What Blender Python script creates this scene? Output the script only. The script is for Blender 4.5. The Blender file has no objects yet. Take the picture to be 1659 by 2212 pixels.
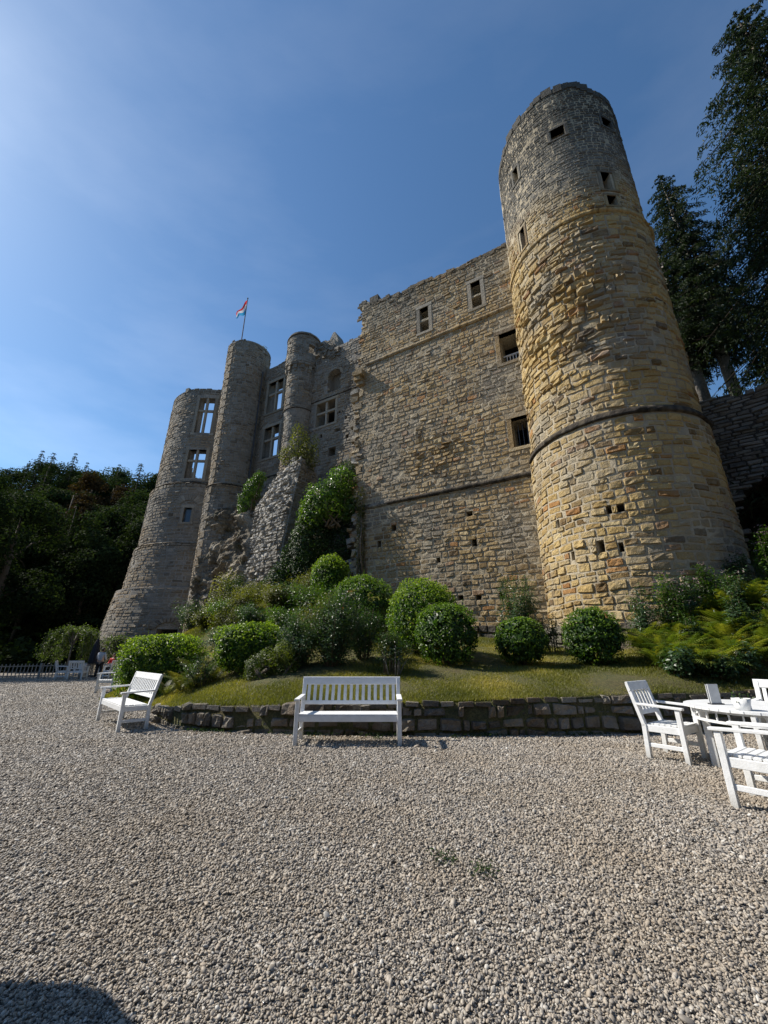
import bpy, math, random
import numpy as np
from mathutils import Vector, Matrix
PI = math.pi
R = math.radians
rng = np.random.default_rng(7)
random.seed(7)
scene = bpy.context.scene
col = scene.collection
HC = 1.35                                    # camera height

# ------------------------------------------------------------------ camera
cd = bpy.data.cameras.new("camera")
cam = bpy.data.objects.new("camera", cd)
col.objects.link(cam)
cam.location = (0, 0, HC)
cam.rotation_euler = (R(90 + 19.5), 0, 0)
cd.sensor_fit = 'HORIZONTAL'
cd.sensor_width = 36
cd.lens = 36 * 860 / 1659
cd.clip_end = 3000
cd.clip_start = 0.05
scene.camera = cam

# ------------------------------------------------------------------ sky and sun
SUN_AZ, SUN_EL = -75.5, 43.0                 # degrees from +Y (clockwise positive), elevation
w = bpy.data.worlds.new("World")
scene.world = w
w.use_nodes = True
nt = w.node_tree
bgn = nt.nodes['Background']
sky = nt.nodes.new('ShaderNodeTexSky')
sky.sky_type = 'NISHITA'
sky.sun_disc = False
sky.sun_elevation = R(SUN_EL)
sky.sun_rotation = R(SUN_AZ)
sky.air_density = 1.0
sky.dust_density = 0.35
sky.ozone_density = 3.0
hs = nt.nodes.new('ShaderNodeHueSaturation')
hs.inputs['Saturation'].default_value = 1.08
nt.links.new(sky.outputs[0], hs.inputs['Color'])
mxs = nt.nodes.new('ShaderNodeMix'); mxs.data_type = 'RGBA'; mxs.blend_type = 'MULTIPLY'; mxs.inputs[0].default_value = 1.0
mxs.inputs[7].default_value = (.88, 1.03, 1.06, 1)
nt.links.new(hs.outputs[0], mxs.inputs[6])
# thin high cloud veil, stretched wisps over the whole sky
tcw = nt.nodes.new('ShaderNodeTexCoord'); mpw = nt.nodes.new('ShaderNodeMapping'); mpw.inputs['Scale'].default_value = (1.2, 2.6, 5.5); mpw.inputs['Rotation'].default_value = (.35, .3, .5)
nzw = nt.nodes.new('ShaderNodeTexNoise'); nzw.inputs['Scale'].default_value = 1.3; nzw.inputs['Detail'].default_value = 6; nzw.inputs['Roughness'].default_value = .55
mrw = nt.nodes.new('ShaderNodeMapRange'); mrw.inputs[1].default_value = .46; mrw.inputs[2].default_value = .80; mrw.inputs[3].default_value = 0; mrw.inputs[4].default_value = .17
mxc = nt.nodes.new('ShaderNodeMix'); mxc.data_type = 'RGBA'
bwc = nt.nodes.new('ShaderNodeHueSaturation'); bwc.inputs['Saturation'].default_value = .45; bwc.inputs['Value'].default_value = 1.7
nt.links.new(tcw.outputs['Generated'], mpw.inputs[0]); nt.links.new(mpw.outputs[0], nzw.inputs['Vector']); nt.links.new(nzw.outputs['Fac'], mrw.inputs[0])
nt.links.new(mrw.outputs[0], mxc.inputs[0]); nt.links.new(mxs.outputs[2], mxc.inputs[6]); nt.links.new(mxs.outputs[2], bwc.inputs['Color']); nt.links.new(bwc.outputs[0], mxc.inputs[7])
nt.links.new(mxc.outputs[2], bgn.inputs[0])
bgn.inputs[1].default_value = 0.10
ld = bpy.data.lights.new("sun", 'SUN')
ld.energy = 5.0
ld.angle = R(0.5)
ld.color = (1.0, 0.93, 0.82)
sun = bpy.data.objects.new("sun", ld)
col.objects.link(sun)
sdir = Vector((math.sin(R(SUN_AZ)) * math.cos(R(SUN_EL)), math.cos(R(SUN_AZ)) * math.cos(R(SUN_EL)), math.sin(R(SUN_EL))))
sun.rotation_euler = sdir.to_track_quat('Z', 'Y').to_euler()
vs = scene.view_settings
vs.view_transform = 'Standard'
vs.look = 'None'
vs.gamma = 1
vs.exposure = 0.50
vs.use_curve_mapping = False

# ------------------------------------------------------------------ object helpers
def tag(o, label=None, cat=None, group=None, kind=None):
    if label: o['label'] = label
    if cat: o['category'] = cat
    if group: o['group'] = group
    if kind: o['kind'] = kind
    return o

def empty(name, loc, rz=0, **k):
    o = bpy.data.objects.new(name, None)
    o.empty_display_size = 0.2
    col.objects.link(o)
    o.location = loc
    o.rotation_euler = (0, 0, rz)
    return tag(o, **k)

def make_mesh(name, verts, faces, mat=None, smooth=True, attrs=None):
    """verts (n,3); faces: array (m,k) or list of such arrays"""
    me = bpy.data.meshes.new(name)
    verts = np.asarray(verts, dtype=np.float32).reshape(-1, 3)
    fl = faces if isinstance(faces, list) else [faces]
    fl = [np.asarray(f, dtype=np.int32) for f in fl if len(f)]
    nl = sum(f.size for f in fl); nf = sum(len(f) for f in fl)
    me.vertices.add(len(verts)); me.loops.add(nl); me.polygons.add(nf)
    me.vertices.foreach_set('co', verts.ravel())
    me.loops.foreach_set('vertex_index', np.concatenate([f.ravel() for f in fl]))
    tot = np.concatenate([np.full(len(f), f.shape[1], dtype=np.int32) for f in fl])
    st = np.concatenate([[0], np.cumsum(tot)[:-1]]).astype(np.int32)
    me.polygons.foreach_set('loop_start', st)
    me.polygons.foreach_set('loop_total', tot)
    me.polygons.foreach_set('use_smooth', np.full(nf, smooth))
    if attrs:
        for k, v in attrs.items():
            a = me.attributes.new(k, 'FLOAT', 'POINT')
            a.data.foreach_set('value', np.asarray(v, dtype=np.float32).ravel())
    me.update(calc_edges=True)
    me.validate()
    if mat: me.materials.append(mat)
    return me

def obj(name, me, parent=None, loc=(0, 0, 0), **k):
    o = bpy.data.objects.new(name, me)
    col.objects.link(o)
    if parent: o.parent = parent
    o.location = loc
    return tag(o, **k)

def mobj(name, verts, faces, mat, parent=None, smooth=True, attrs=None, **k):
    """world (or parent-local, for parents at 0) coordinates; origin moved to the centre of the base"""
    verts = np.asarray(verts, dtype=float).reshape(-1, 3)
    c = np.array([verts[:, 0].mean(), verts[:, 1].mean(), verts[:, 2].min()])
    me = make_mesh(name, verts - c, faces, mat, smooth, attrs)
    off = np.array(parent.location) if (parent is not None and parent.get('_w')) else np.zeros(3)
    return obj(name, me, parent, tuple(c - off), **k)

def wthing(name, loc, **k):
    """thing whose children are given in world coordinates"""
    o = empty(name, loc, **k); o['_w'] = 1
    return o

def copy_tree(o, loc=None, rz=None, scale=None, label=None):
    c = o.copy(); col.objects.link(c)
    if loc is not None: c.location = loc
    if rz is not None: c.rotation_euler = (0, 0, rz)
    if scale is not None: c.scale = scale if hasattr(scale, '__len__') else (scale,) * 3
    if label: c['label'] = label
    def rec(s, d):
        for ch in list(s.children):
            e = ch.copy(); col.objects.link(e); e.parent = d
            rec(ch, e)
    rec(o, c)
    return c

class Geo:
    """collects quads / tris into one mesh"""
    def __init__(s): s.v = []; s.f = {3: [], 4: []}; s.n = 0
    def add(s, v, f):
        v = np.asarray(v, float).reshape(-1, 3)
        f = f if isinstance(f, list) and len(f) and isinstance(f[0], np.ndarray) else [np.asarray(f)]
        for a in f: s.f[a.shape[1]].append(a + s.n)
        s.v.append(v); s.n += len(v)
    def faces(s): return [np.concatenate(x) for x in s.f.values() if x]
    def build(s, name, mat, parent=None, smooth=False, **k):
        return mobj(name, np.concatenate(s.v), s.faces(), mat, parent, smooth, **k)

BOXF = np.array([[0, 3, 2, 1], [4, 5, 6, 7], [0, 1, 5, 4], [1, 2, 6, 5], [2, 3, 7, 6], [3, 0, 4, 7]])
def box(g, x0, x1, y0, y1, z0, z1):
    g.add([(x0, y0, z0), (x1, y0, z0), (x1, y1, z0), (x0, y1, z0), (x0, y0, z1), (x1, y0, z1), (x1, y1, z1), (x0, y1, z1)], BOXF)

def beam(g, p0, p1, wd, th, side=(1, 0, 0), ch=0.004):
    """chamfered bar from p0 to p1; wd along 'side', th across it"""
    p0, p1 = Vector(p0), Vector(p1)
    d = (p1 - p0).normalized()
    s = Vector(side); s = (s - d * s.dot(d)).normalized()
    t = d.cross(s)
    a, b = wd / 2, th / 2
    pr = [(-a + ch, -b), (a - ch, -b), (a, -b + ch), (a, b - ch), (a - ch, b), (-a + ch, b), (-a, b - ch), (-a, -b + ch)]
    v = [p + s * x + t * y for p in (p0, p1) for x, y in pr]
    f = np.array([[i, (i + 1) % 8, 8 + (i + 1) % 8, 8 + i] for i in range(8)])
    caps = []
    for o_ in (0, 8):
        q = [[0, 1, 2, 7], [7, 2, 3, 6], [6, 3, 4, 5]]
        caps += [[i + o_ for i in (r if o_ else r[::-1])] for r in q]
    g.add([tuple(x) for x in v], np.concatenate([f, np.array(caps)]))

def part_beam(name, mat, parent, *a, **k):
    g = Geo(); beam(g, *a, **k)
    return g.build(name, mat, parent)

def tube(g, pts, rad, n=7):
    pts = [Vector(p) for p in pts]
    if not hasattr(rad, '__len__'): rad = [rad] * len(pts)
    vs_, ref = [], Vector((0.31, 0.95, 0.12)).normalized()
    for i, p in enumerate(pts):
        d = (pts[min(i + 1, len(pts) - 1)] - pts[max(i - 1, 0)])
        if d.length < 1e-9: d = Vector((0, 0, 1))
        d.normalize()
        r_ = ref if abs(d.dot(ref)) < 0.95 else Vector((1, 0, 0))
        a = d.cross(r_).normalized(); b = d.cross(a)
        for k in range(n):
            t = 2 * PI * k / n
            vs_.append(p + (a * math.cos(t) + b * math.sin(t)) * rad[i])
    m = len(pts)
    f = [[i * n + k, i * n + (k + 1) % n, (i + 1) * n + (k + 1) % n, (i + 1) * n + k] for i in range(m - 1) for k in range(n)]
    c0 = [[0, k + 1, k] for k in range(1, n - 1)]
    c1 = [[(m - 1) * n, (m - 1) * n + k, (m - 1) * n + k + 1] for k in range(1, n - 1)]
    g.add([tuple(x) for x in vs_], [np.array(f), np.array(c0 + c1)])

def lathe(g, prof, c=(0, 0, 0), n=16):
    v = [(c[0] + r * math.cos(2 * PI * k / n), c[1] + r * math.sin(2 * PI * k / n), c[2] + z) for r, z in prof for k in range(n)]
    f = [[i * n + k, i * n + (k + 1) % n, (i + 1) * n + (k + 1) % n, (i + 1) * n + k] for i in range(len(prof) - 1) for k in range(n)]
    g.add(v, np.array(f))

# smooth value noise -------------------------------------------------
_P = rng.random((64, 64, 64))
def vnoise(p):
    p = np.asarray(p, float); i = np.floor(p).astype(int); f = p - i; f = f * f * (3 - 2 * f)
    r = 0
    for dx in (0, 1):
        for dy in (0, 1):
            for dz in (0, 1):
                wgt = (f[..., 0] if dx else 1 - f[..., 0]) * (f[..., 1] if dy else 1 - f[..., 1]) * (f[..., 2] if dz else 1 - f[..., 2])
                r = r + wgt * _P[(i[..., 0] + dx) % 64, (i[..., 1] + dy) % 64, (i[..., 2] + dz) % 64]
    return r * 2 - 1
def fbm(p, o=3):
    p = np.asarray(p, float); r = 0; a = 1
    for k in range(o): r = r + a * vnoise(p * 2 ** k + 17.3 * k); a *= .5
    return r

# ------------------------------------------------------------------ materials
def new_mat(name):
    m = bpy.data.materials.new(name); m.use_nodes = True
    n = m.node_tree; n.nodes.clear()
    out = n.nodes.new('ShaderNodeOutputMaterial')
    return m, n, out
class N:
    def __init__(s, nt): s.t = nt
    def n(s, typ, ins=None, **k):
        x = s.t.nodes.new('ShaderNode' + typ)
        for a, b in k.items(): setattr(x, a, b)
        for a, b in (ins or {}).items():
            if isinstance(b, bpy.types.NodeSocket): s.t.links.new(b, x.inputs[a])
            else: x.inputs[a].default_value = b
        return x
    def noise(s, vec, scale, det=4, rough=.55): return s.n('TexNoise', {'Vector': vec, 'Scale': scale, 'Detail': det, 'Roughness': rough}).outputs['Fac']
    def ramp(s, fac, stops, interp='LINEAR'):
        x = s.n('ValToRGB', {'Fac': fac}); r = x.color_ramp; r.interpolation = interp
        while len(r.elements) > 1: r.elements.remove(r.elements[-1])
        for i, (p, c) in enumerate(stops):
            e = r.elements[0] if i == 0 else r.elements.new(p)
            e.position = p; e.color = (*c, 1) if hasattr(c, '__len__') else (c, c, c, 1)
        return x.outputs['Color']
    def mix(s, fac, a, b, mode='MIX'):
        x = s.n('Mix', data_type='RGBA', blend_type=mode)
        for i, v in ((0, fac), (6, a), (7, b)):
            if isinstance(v, bpy.types.NodeSocket): s.t.links.new(v, x.inputs[i])
            else: x.inputs[i].default_value = (*v, 1) if hasattr(v, '__len__') else v
        return x.outputs[2]
    def math(s, op, a, b=0.0, c=None, clamp=False):
        x = s.n('Math', operation=op, use_clamp=clamp)
        for i, v in enumerate((a, b) if c is None else (a, b, c)):
            if isinstance(v, bpy.types.NodeSocket): s.t.links.new(v, x.inputs[i])
            else: x.inputs[i].default_value = v
        return x.outputs[0]
    def attr(s, name): return s.n('Attribute', attribute_name=name).outputs['Fac']
    def pos(s): return s.n('NewGeometry').outputs['Position']
    def sep(s, v): return s.n('SeparateXYZ', {0: v}).outputs
    def bump(s, h, dist, st=1.0): return s.n('Bump', {'Height': h, 'Distance': dist, 'Strength': st}).outputs[0]
    def maprange(s, v, a, b, c=0., d=1.): return s.n('MapRange', {0: v, 1: a, 2: b, 3: c, 4: d}).outputs[0]

def m_simple(name, colr, rough=.6, noise=.12, scale=20, bump=.0, metal=0, spec=.5):
    m, t, out = new_mat(name); s = N(t); p = s.pos()
    nz = s.noise(p, scale)
    lo = tuple(c * (1 - noise) for c in colr); hi = tuple(min(1, c * (1 + noise)) for c in colr)
    c = s.mix(s.maprange(nz, .3, .7), lo, hi)
    b = s.n('BsdfPrincipled', {'Base Color': c, 'Roughness': rough, 'Metallic': metal, 'Specular IOR Level': spec})
    if bump: t.links.new(s.bump(nz, bump), b.inputs['Normal'])
    t.links.new(b.outputs[0], out.inputs[0])
    return m

OCHRES = [(0.0, (.18, .115, .05)), (.18, (.35, .24, .10)), (.4, (.47, .335, .14)), (.62, (.54, .40, .185)), (.8, (.43, .335, .185)), (1, (.60, .48, .26))]
BROWNS = [(0.0, (.13, .09, .055)), (.3, (.25, .185, .11)), (.6, (.31, .235, .145)), (.85, (.26, .225, .17)), (1, (.40, .315, .20))]
GREYS = [(0.0, (.10, .095, .085)), (.4, (.19, .18, .16)), (.75, (.26, .245, .215)), (1, (.36, .34, .30))]
WHITES = [(0.0, (.30, .29, .27)), (.4, (.44, .43, .40)), (1, (.64, .625, .59))]
DARKS = [(0.0, (.05, .042, .034)), (.5, (.10, .085, .068)), (1, (.20, .155, .105))]

def m_stone(name, ramp, zlo=None, zhi=None, weather=.35, soot=None, bump=.03, moss=0, rust=0.0):
    """weathered stone: per stone colour from 'tint'; grey lichen patches, growing with height between zlo and zhi"""
    m, t, out = new_mat(name); s = N(t); p = s.pos()
    tint = s.attr('tint')
    n1 = s.noise(p, 7, 5, .6); n2 = s.noise(p, 38, 4, .65); n3 = s.noise(p, .33, 4, .6)
    base = s.ramp(s.math('ADD', tint, s.math('MULTIPLY', s.math('SUBTRACT', n1, .5), .45), clamp=True), ramp)
    base = s.mix(s.maprange(n2, .3, .7, .0, .5), base, s.mix(1.0, base, (.62, .58, .55), 'MULTIPLY'))
    if rust:
        rn = s.math('GREATER_THAN', s.math('FRACT', s.math('MULTIPLY', tint, 37.7)), 1 - rust)
        base = s.mix(s.math('MULTIPLY', rn, .75), base, (.33, .15, .05))
    grey = s.ramp(s.math('ADD', s.math('MULTIPLY', tint, .6), s.math('MULTIPLY', n1, .5)), GREYS)
    msk = s.maprange(s.math('ADD', n3, s.math('MULTIPLY', n1, .25)), .62 - weather * .45, .80 - weather * .2)
    if zlo is not None:
        z = s.sep(p)[2]
        zz = s.math('ADD', z, s.math('MULTIPLY', s.math('SUBTRACT', n3, .5), 7.0))
        hm = s.maprange(zz, zlo, zhi)
        msk = s.math('MAXIMUM', s.math('MULTIPLY', msk, .8), hm)
    colr = s.mix(msk, base, grey)
    if soot is not None:
        z = s.sep(p)[2]
        zz = s.math('ADD', z, s.math('MULTIPLY', s.math('SUBTRACT', n3, .5), 4.0))
        colr = s.mix(s.maprange(zz, soot[0], soot[1], 0, .75), colr, (.055, .052, .045))
    if moss:
        mn = s.noise(p, 1.7, 5, .7)
        colr = s.mix(s.math('MULTIPLY', s.maprange(mn, .5, .66), moss), colr, (.10, .10, .035))
    h = s.math('ADD', s.math('MULTIPLY', s.noise(p, 6.5, 6, .68), 1.6), s.math('MULTIPLY', s.noise(p, 30, 3, .6), .35))
    b = s.n('BsdfPrincipled', {'Base Color': colr, 'Roughness': .92, 'Specular IOR Level': .2, 'Normal': s.bump(h, bump * 2.2, 1.0)})
    t.links.new(b.outputs[0], out.inputs[0])
    return m

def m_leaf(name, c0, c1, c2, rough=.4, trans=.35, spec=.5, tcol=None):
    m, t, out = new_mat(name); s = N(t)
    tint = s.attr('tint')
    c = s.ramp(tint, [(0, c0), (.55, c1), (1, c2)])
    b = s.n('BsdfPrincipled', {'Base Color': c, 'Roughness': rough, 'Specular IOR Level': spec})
    tc = s.mix(1.0, c, tcol or (1.9, 2.0, .7), 'MULTIPLY')
    tr = s.n('BsdfTranslucent', {'Color': tc})
    mx = s.n('MixShader', {0: trans, 1: b.outputs[0], 2: tr.outputs[0]})
    t.links.new(mx.outputs[0], out.inputs[0])
    return m

M = {}
M['ochre'] = m_stone('ochre_sandstone', OCHRES, 18.3, 21.5, .08, (19.5, 25.0), rust=.05)
M['wall'] = m_stone('brown_sandstone', [(0.0, (.17, .115, .06)), (.25, (.33, .235, .115)), (.55, (.44, .325, .165)), (.8, (.40, .31, .19)), (1, (.54, .43, .25))], 20.5, 25.0, .18, (19.5, 24.2), rust=.05)
M['greybrown'] = m_stone('greybrown_sandstone', BROWNS, 18, 34, .35, (25.0, 28.5))
M['greywall'] = m_stone('grey_masonry', BROWNS, 12, 30, .5, (24.5, 28))
M['far'] = m_stone('far_tower_stone', BROWNS, 20, 32, .4, (23.5, 27.5))
M['white'] = m_stone('pale_limestone', WHITES, None, None, .3)
M['dark'] = m_stone('dark_rubble', DARKS, None, None, .2, moss=.5)
M['gardenwall'] = m_stone('garden_wall_stone', [(0.0, (.05, .038, .028)), (.35, (.12, .085, .055)), (.7, (.20, .14, .085)), (1, (.28, .23, .17))], None, None, .25, moss=.2)
M['shade'] = m_stone('shaded_wall_stone', [(0.0, (.05, .045, .04)), (.5, (.11, .10, .09)), (1, (.22, .20, .18))], None, None, .3, moss=.3)  # stone tones darkened to carry the tower's shade on the outer wall
M['dressed'] = m_stone('dressed_stone', [(0, (.30, .25, .17)), (.5, (.38, .32, .23)), (1, (.44, .39, .30))], 21, 30, .6, None, .012)
M['string'] = m_stone('string_course_stone', [(0, (.03, .027, .022)), (.6, (.07, .06, .05)), (1, (.13, .11, .08))], None, None, -.3)
def m_mortar(name, a, b_, dark=None):
    m, t, out = new_mat(name); s = N(t); p = s.pos()
    n1 = s.noise(p, 9, 5, .65); n3 = s.noise(p, .4, 4)
    c = s.mix(s.maprange(n1, .3, .7), a, b_)
    c = s.mix(s.maprange(n3, .45, .65, 0, .55), c, tuple(x * .55 for x in a))
    b = s.n('BsdfPrincipled', {'Base Color': c, 'Roughness': .95, 'Specular IOR Level': .1, 'Normal': s.bump(n1, .05)})
    t.links.new(b.outputs[0], out.inputs[0]); return m
M['mortar'] = m_mortar('lime_mortar', (.33, .28, .20), (.46, .40, .30))
M['mortar_grey'] = m_mortar('grey_mortar', (.20, .19, .17), (.33, .31, .28))
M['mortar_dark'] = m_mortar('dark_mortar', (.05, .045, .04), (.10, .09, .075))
m, t, out = new_mat('white_paint'); s = N(t); p = s.pos()
n1 = s.noise(p, 9, 5, .6); n2 = s.noise(p, 60, 3)
c = s.mix(s.maprange(n1, .35, .7), (.76, .77, .78), (.66, .67, .67))
z = s.math('ADD', s.sep(p)[2], s.math('MULTIPLY', s.math('SUBTRACT', n1, .5), .16))
c = s.mix(s.maprange(z, .16, .0, 0, .6), c, (.30, .28, .23))
c = s.mix(s.maprange(s.noise(p, 26, 5, .7), .62, .72, 0, .45), c, (.38, .37, .33))
b = s.n('BsdfPrincipled', {'Base Color': c, 'Roughness': .5, 'Specular IOR Level': .35, 'Normal': s.bump(n2, .002)})
t.links.new(b.outputs[0], out.inputs[0]); M['paint'] = m
M['paint2'] = m_simple('worn_white_paint', (.50, .51, .52), .5, .12, 9, .002)
M['metal'] = m_simple('dark_metal', (.05, .05, .055), .45, .1, 10)
M['glass'] = m_simple('window_glass', (.06, .09, .13), .08, .1, 2)
M['bark'] = m_simple('bark', (.09, .07, .05), .9, .35, 14, .03)
M['bark_dark'] = m_simple('dark_branch_bark', (.03, .024, .018), .95, .3, 14, spec=.1)
M['bark_pale'] = m_simple('pale_bark', (.22, .20, .175), .9, .35, 9, .03)
M['twig'] = m_simple('twig_bark', (.12, .095, .065), .85, .3, 30)
M['laurel'] = m_leaf('laurel_leaves', (.018, .044, .008), (.036, .085, .013), (.15, .24, .03), .42, .34, .4)
M['box'] = m_leaf('bright_hedge_leaves', (.024, .056, .008), (.055, .12, .013), (.21, .29, .03), .45, .40, .35)
M['rose'] = m_leaf('rose_leaves', (.02, .046, .018), (.045, .088, .034), (.10, .16, .055), .40, .30, .45)
M['ivy'] = m_leaf('ivy_leaves', (.012, .028, .009), (.026, .055, .014), (.055, .10, .024), .5, .25, .3)
M['bright'] = m_leaf('bright_shrub_leaves', (.028, .06, .010), (.06, .12, .015), (.12, .19, .028), .4, .4)
M['yellowing'] = m_leaf('yellowing_leaves', (.05, .06, .014), (.10, .11, .022), (.19, .16, .035), .5, .4)
M['fern'] = m_leaf('fern_fronds', (.035, .065, .012), (.095, .135, .02), (.22, .22, .038), .5, .40)
M['ferndark'] = m_leaf('olive_fern_fronds', (.03, .05, .012), (.07, .085, .02), (.15, .13, .035), .5, .35)
M['spruce'] = m_leaf('spruce_needles', (.010, .018, .009), (.020, .034, .014), (.045, .060, .020), .6, .18, .2)
M['forest'] = m_leaf('forest_leaves', (.012, .022, .009), (.026, .042, .016), (.050, .072, .026), .8, .2, .04)
M['rustwood'] = m_leaf('reddish_forest_leaves', (.028, .018, .009), (.055, .034, .016), (.08, .05, .022), .8, .15, .04)
M['willow'] = m_leaf('weeping_leaves', (.03, .05, .012), (.06, .09, .02), (.10, .14, .035), .5, .35)
M['grassm'] = m_leaf('grass_blades', (.085, .095, .016), (.18, .175, .03), (.34, .28, .09), .6, .3)
M['juniper'] = m_leaf('juniper_leaves', (.03, .05, .008), (.07, .10, .014), (.13, .16, .022), .55, .3)

# ------------------------------------------------------------------ surfaces: (u, v, d) -> world
WD = np.array([-.864, .503, 0.]); ND = np.array([-.503, -.864, 0.])
def plane_fn(O, wdir=WD, ndir=ND, batter=0, z0=0):
    O = np.array([O[0], O[1], 0.])
    def fn(u, v, d):
        u, v, d = np.broadcast_arrays(u, v, d)
        p = O + u[..., None] * wdir + (d + batter * (z0 - v))[..., None] * ndir
        p[..., 2] = v
        return p
    return fn
def cyl_fn(C, r0, rf=None, lean=None):
    """u = arc length (r0*angle, angle in radians, math convention)"""
    def fn(u, v, d):
        u, v, d = np.broadcast_arrays(u, v, d)
        u = u.astype(float); v = v.astype(float)
        rr = (rf(v) if rf else r0) + d
        th = u / r0
        cx, cy = C
        if lean is not None: cx = cx + lean[0] * v; cy = cy + lean[1] * v
        return np.stack([cx + rr * np.cos(th), cy + rr * np.sin(th), v], -1)
    return fn

def masonry(fn, u0, u1, v0, v1, course, length, gap=.022, prot=.035, ops=(), keep=None, nu=5, nv=4, wav=.03, protf=None, seed=1, rough=.5, back=.03):
    """returns verts (S, nv*nu, 3), faces for one stone, tint (S,), centre (S,3), size (S,)"""
    r = np.random.default_rng(seed)
    vb = [v0]
    while vb[-1] < v1:
        cc = course(vb[-1]) if callable(course) else course
        vb.append(vb[-1] + r.uniform(*cc))
    vb = np.array(vb); K = len(vb) - 1
    rect = []
    ph = r.uniform(0, 6.28, (K + 1, 2))
    for k in range(K):
        a, b = vb[k], vb[k + 1]; ch = b - a
        blocks = sorted([(o[0], o[1]) for o in ops if min(b, o[3]) - max(a, o[2]) > .4 * ch])
        free = []; cur = u0
        for x0, x1 in blocks:
            if x0 > cur: free.append((cur, min(x0, u1)))
            cur = max(cur, x1)
        if cur < u1: free.append((cur, u1))
        ln = length(a) if callable(length) else length
        for x0, x1 in free:
            L = x1 - x0
            if L < .07: continue
            xs = [x0 - (r.uniform(0, ln[0]) if x0 == u0 else 0)]
            while xs[-1] < x1:
                xs.append(xs[-1] + r.uniform(*ln) * (1.0 if r.random() > .12 else .55))
            if x1 - xs[-2] < ln[0] * .5 and len(xs) > 2: xs.pop(-2)
            xs[-1] = x1; xs[0] = x0
            for i in range(len(xs) - 1):
                if xs[i + 1] - xs[i] > .06: rect.append((xs[i], xs[i + 1], k))
    rect = np.array(rect)
    if keep is not None:
        uc = (rect[:, 0] + rect[:, 1]) / 2; vc = (vb[rect[:, 2].astype(int)] + vb[rect[:, 2].astype(int) + 1]) / 2
        rect = rect[keep(uc, vc)]
    S = len(rect); ki = rect[:, 2].astype(int)
    e = .09
    pa = np.concatenate([[0], np.linspace(e, 1 - e, nu - 2), [1]]); pb = np.concatenate([[0], np.linspace(e + .05, 1 - e - .05, nv - 2), [1]])
    A, B = np.meshgrid(pa, pb)                   # (nv,nu)
    A = A.ravel()[None]; B = B.ravel()[None]
    edge = (A == 0) | (A == 1) | (B == 0) | (B == 1)
    corner = ((A == 0) | (A == 1)) & ((B == 0) | (B == 1))
    U0 = rect[:, 0:1] + gap / 2; U1 = rect[:, 1:2] - gap / 2
    g1 = gap * r.uniform(.7, 1.6, (S, 1))
    Ac = .5 + (A - .5) * np.where(corner, .92, 1.); Bc = .5 + (B - .5) * np.where(corner, .86, 1.)
    U = U0 + (U1 - U0) * Ac
    def vedge(i, u):
        t = wav * (np.sin(u * 1.7 + ph[i, 0][:, None]) + .6 * np.sin(u * 4.3 + ph[i, 1][:, None]))
        return vb[i][:, None] + t * (i[:, None] > 0) * (i[:, None] < K)
    Vl = vedge(ki, U) + g1 / 2; Vh = vedge(ki + 1, U) - g1 / 2
    tl = (r.random((S, 1)) - .5) * .10
    V = Vl + (Vh - Vl) * Bc + (A - .5) * tl * (Vh - Vl) * (~edge)
    hh = (Vh - Vl).mean(1, keepdims=True); ww = U1 - U0
    jit = r.normal(0, 1, (S, A.shape[1]))
    U = U + jit * .035 * np.minimum(hh, ww) * .5; V = V + r.normal(0, 1, U.shape) * .03 * hh
    pr = prot * np.clip(r.normal(1, rough, (S, 1)), .15, 3)
    if protf is not None: pr = pr * protf((rect[:, 0] + rect[:, 1])[:, None] / 2, V.mean(1, keepdims=True))
    inner = (~edge)
    D = np.where(inner, pr * (1 + .24 * r.normal(0, 1, U.shape)) + (A - .5) * pr * r.uniform(-.5, .5, (S, 1)) + (B - .5) * pr * r.uniform(-.7, .5, (S, 1)), -back)
    P = fn(U, V, D)
    idx = np.arange(nu * nv).reshape(nv, nu)
    F = np.stack([idx[:-1, :-1], idx[:-1, 1:], idx[1:, 1:], idx[1:, :-1]], -1).reshape(-1, 4)
    tint = np.clip(r.normal(.5, .24, S), 0, 1)
    return P, F, tint, P.mean(1), (hh * ww).ravel()

def add_stones(parent, data, mat, name='stone', nmax=300, flip=True, jname=None):
    P, F, tint, cen, size = data
    S, nvv, _ = P.shape
    # check orientation: face normals away from the surface
    eye = np.array([0, 0, HC])
    vec = cen - eye; dist2 = (vec ** 2).sum(1)
    a = P[:, F[:, 1]] - P[:, F[:, 0]]; b = P[:, F[:, 3]] - P[:, F[:, 0]]
    nrm = np.cross(a, b).mean(1); nl = np.linalg.norm(nrm, axis=1) + 1e-9
    facing = -(nrm * vec).sum(1) / (nl * np.sqrt(dist2))
    if np.median(facing) < 0: F = F[:, ::-1]; facing = -facing
    c, s = math.cos(R(19.5)), math.sin(R(19.5))
    dep = vec[:, 1] * c + vec[:, 2] * s
    px = vec[:, 0] / np.maximum(dep, .1) * 860; py = (vec[:, 2] * c - vec[:, 1] * s) / np.maximum(dep, .1) * 860
    vis = (dep > .5) & (abs(px) < 829) & (abs(py) < 1106) & (facing > .08)
    score = np.where(vis, size * facing / dist2, -1)
    order = np.argsort(-score)
    sel = [i for i in order[:nmax] if score[i] > 0]
    rest = np.setdiff1d(np.arange(S), sel)
    off = np.array(parent.location) if parent is not None else np.zeros(3)
    for i in sel:
        me = make_mesh(name, P[i] - cen[i], F, mat, False, {'tint': np.full(nvv, tint[i])})
        obj(name, me, parent, tuple(cen[i] - off))
    if len(rest):
        V = P[rest].reshape(-1, 3)
        FF = (F[None] + (np.arange(len(rest)) * nvv)[:, None, None]).reshape(-1, 4)
        mobj(jname or 'stonework', V, FF, mat, parent, False, {'tint': np.repeat(tint[rest], nvv)}, kind='stuff')

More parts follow.
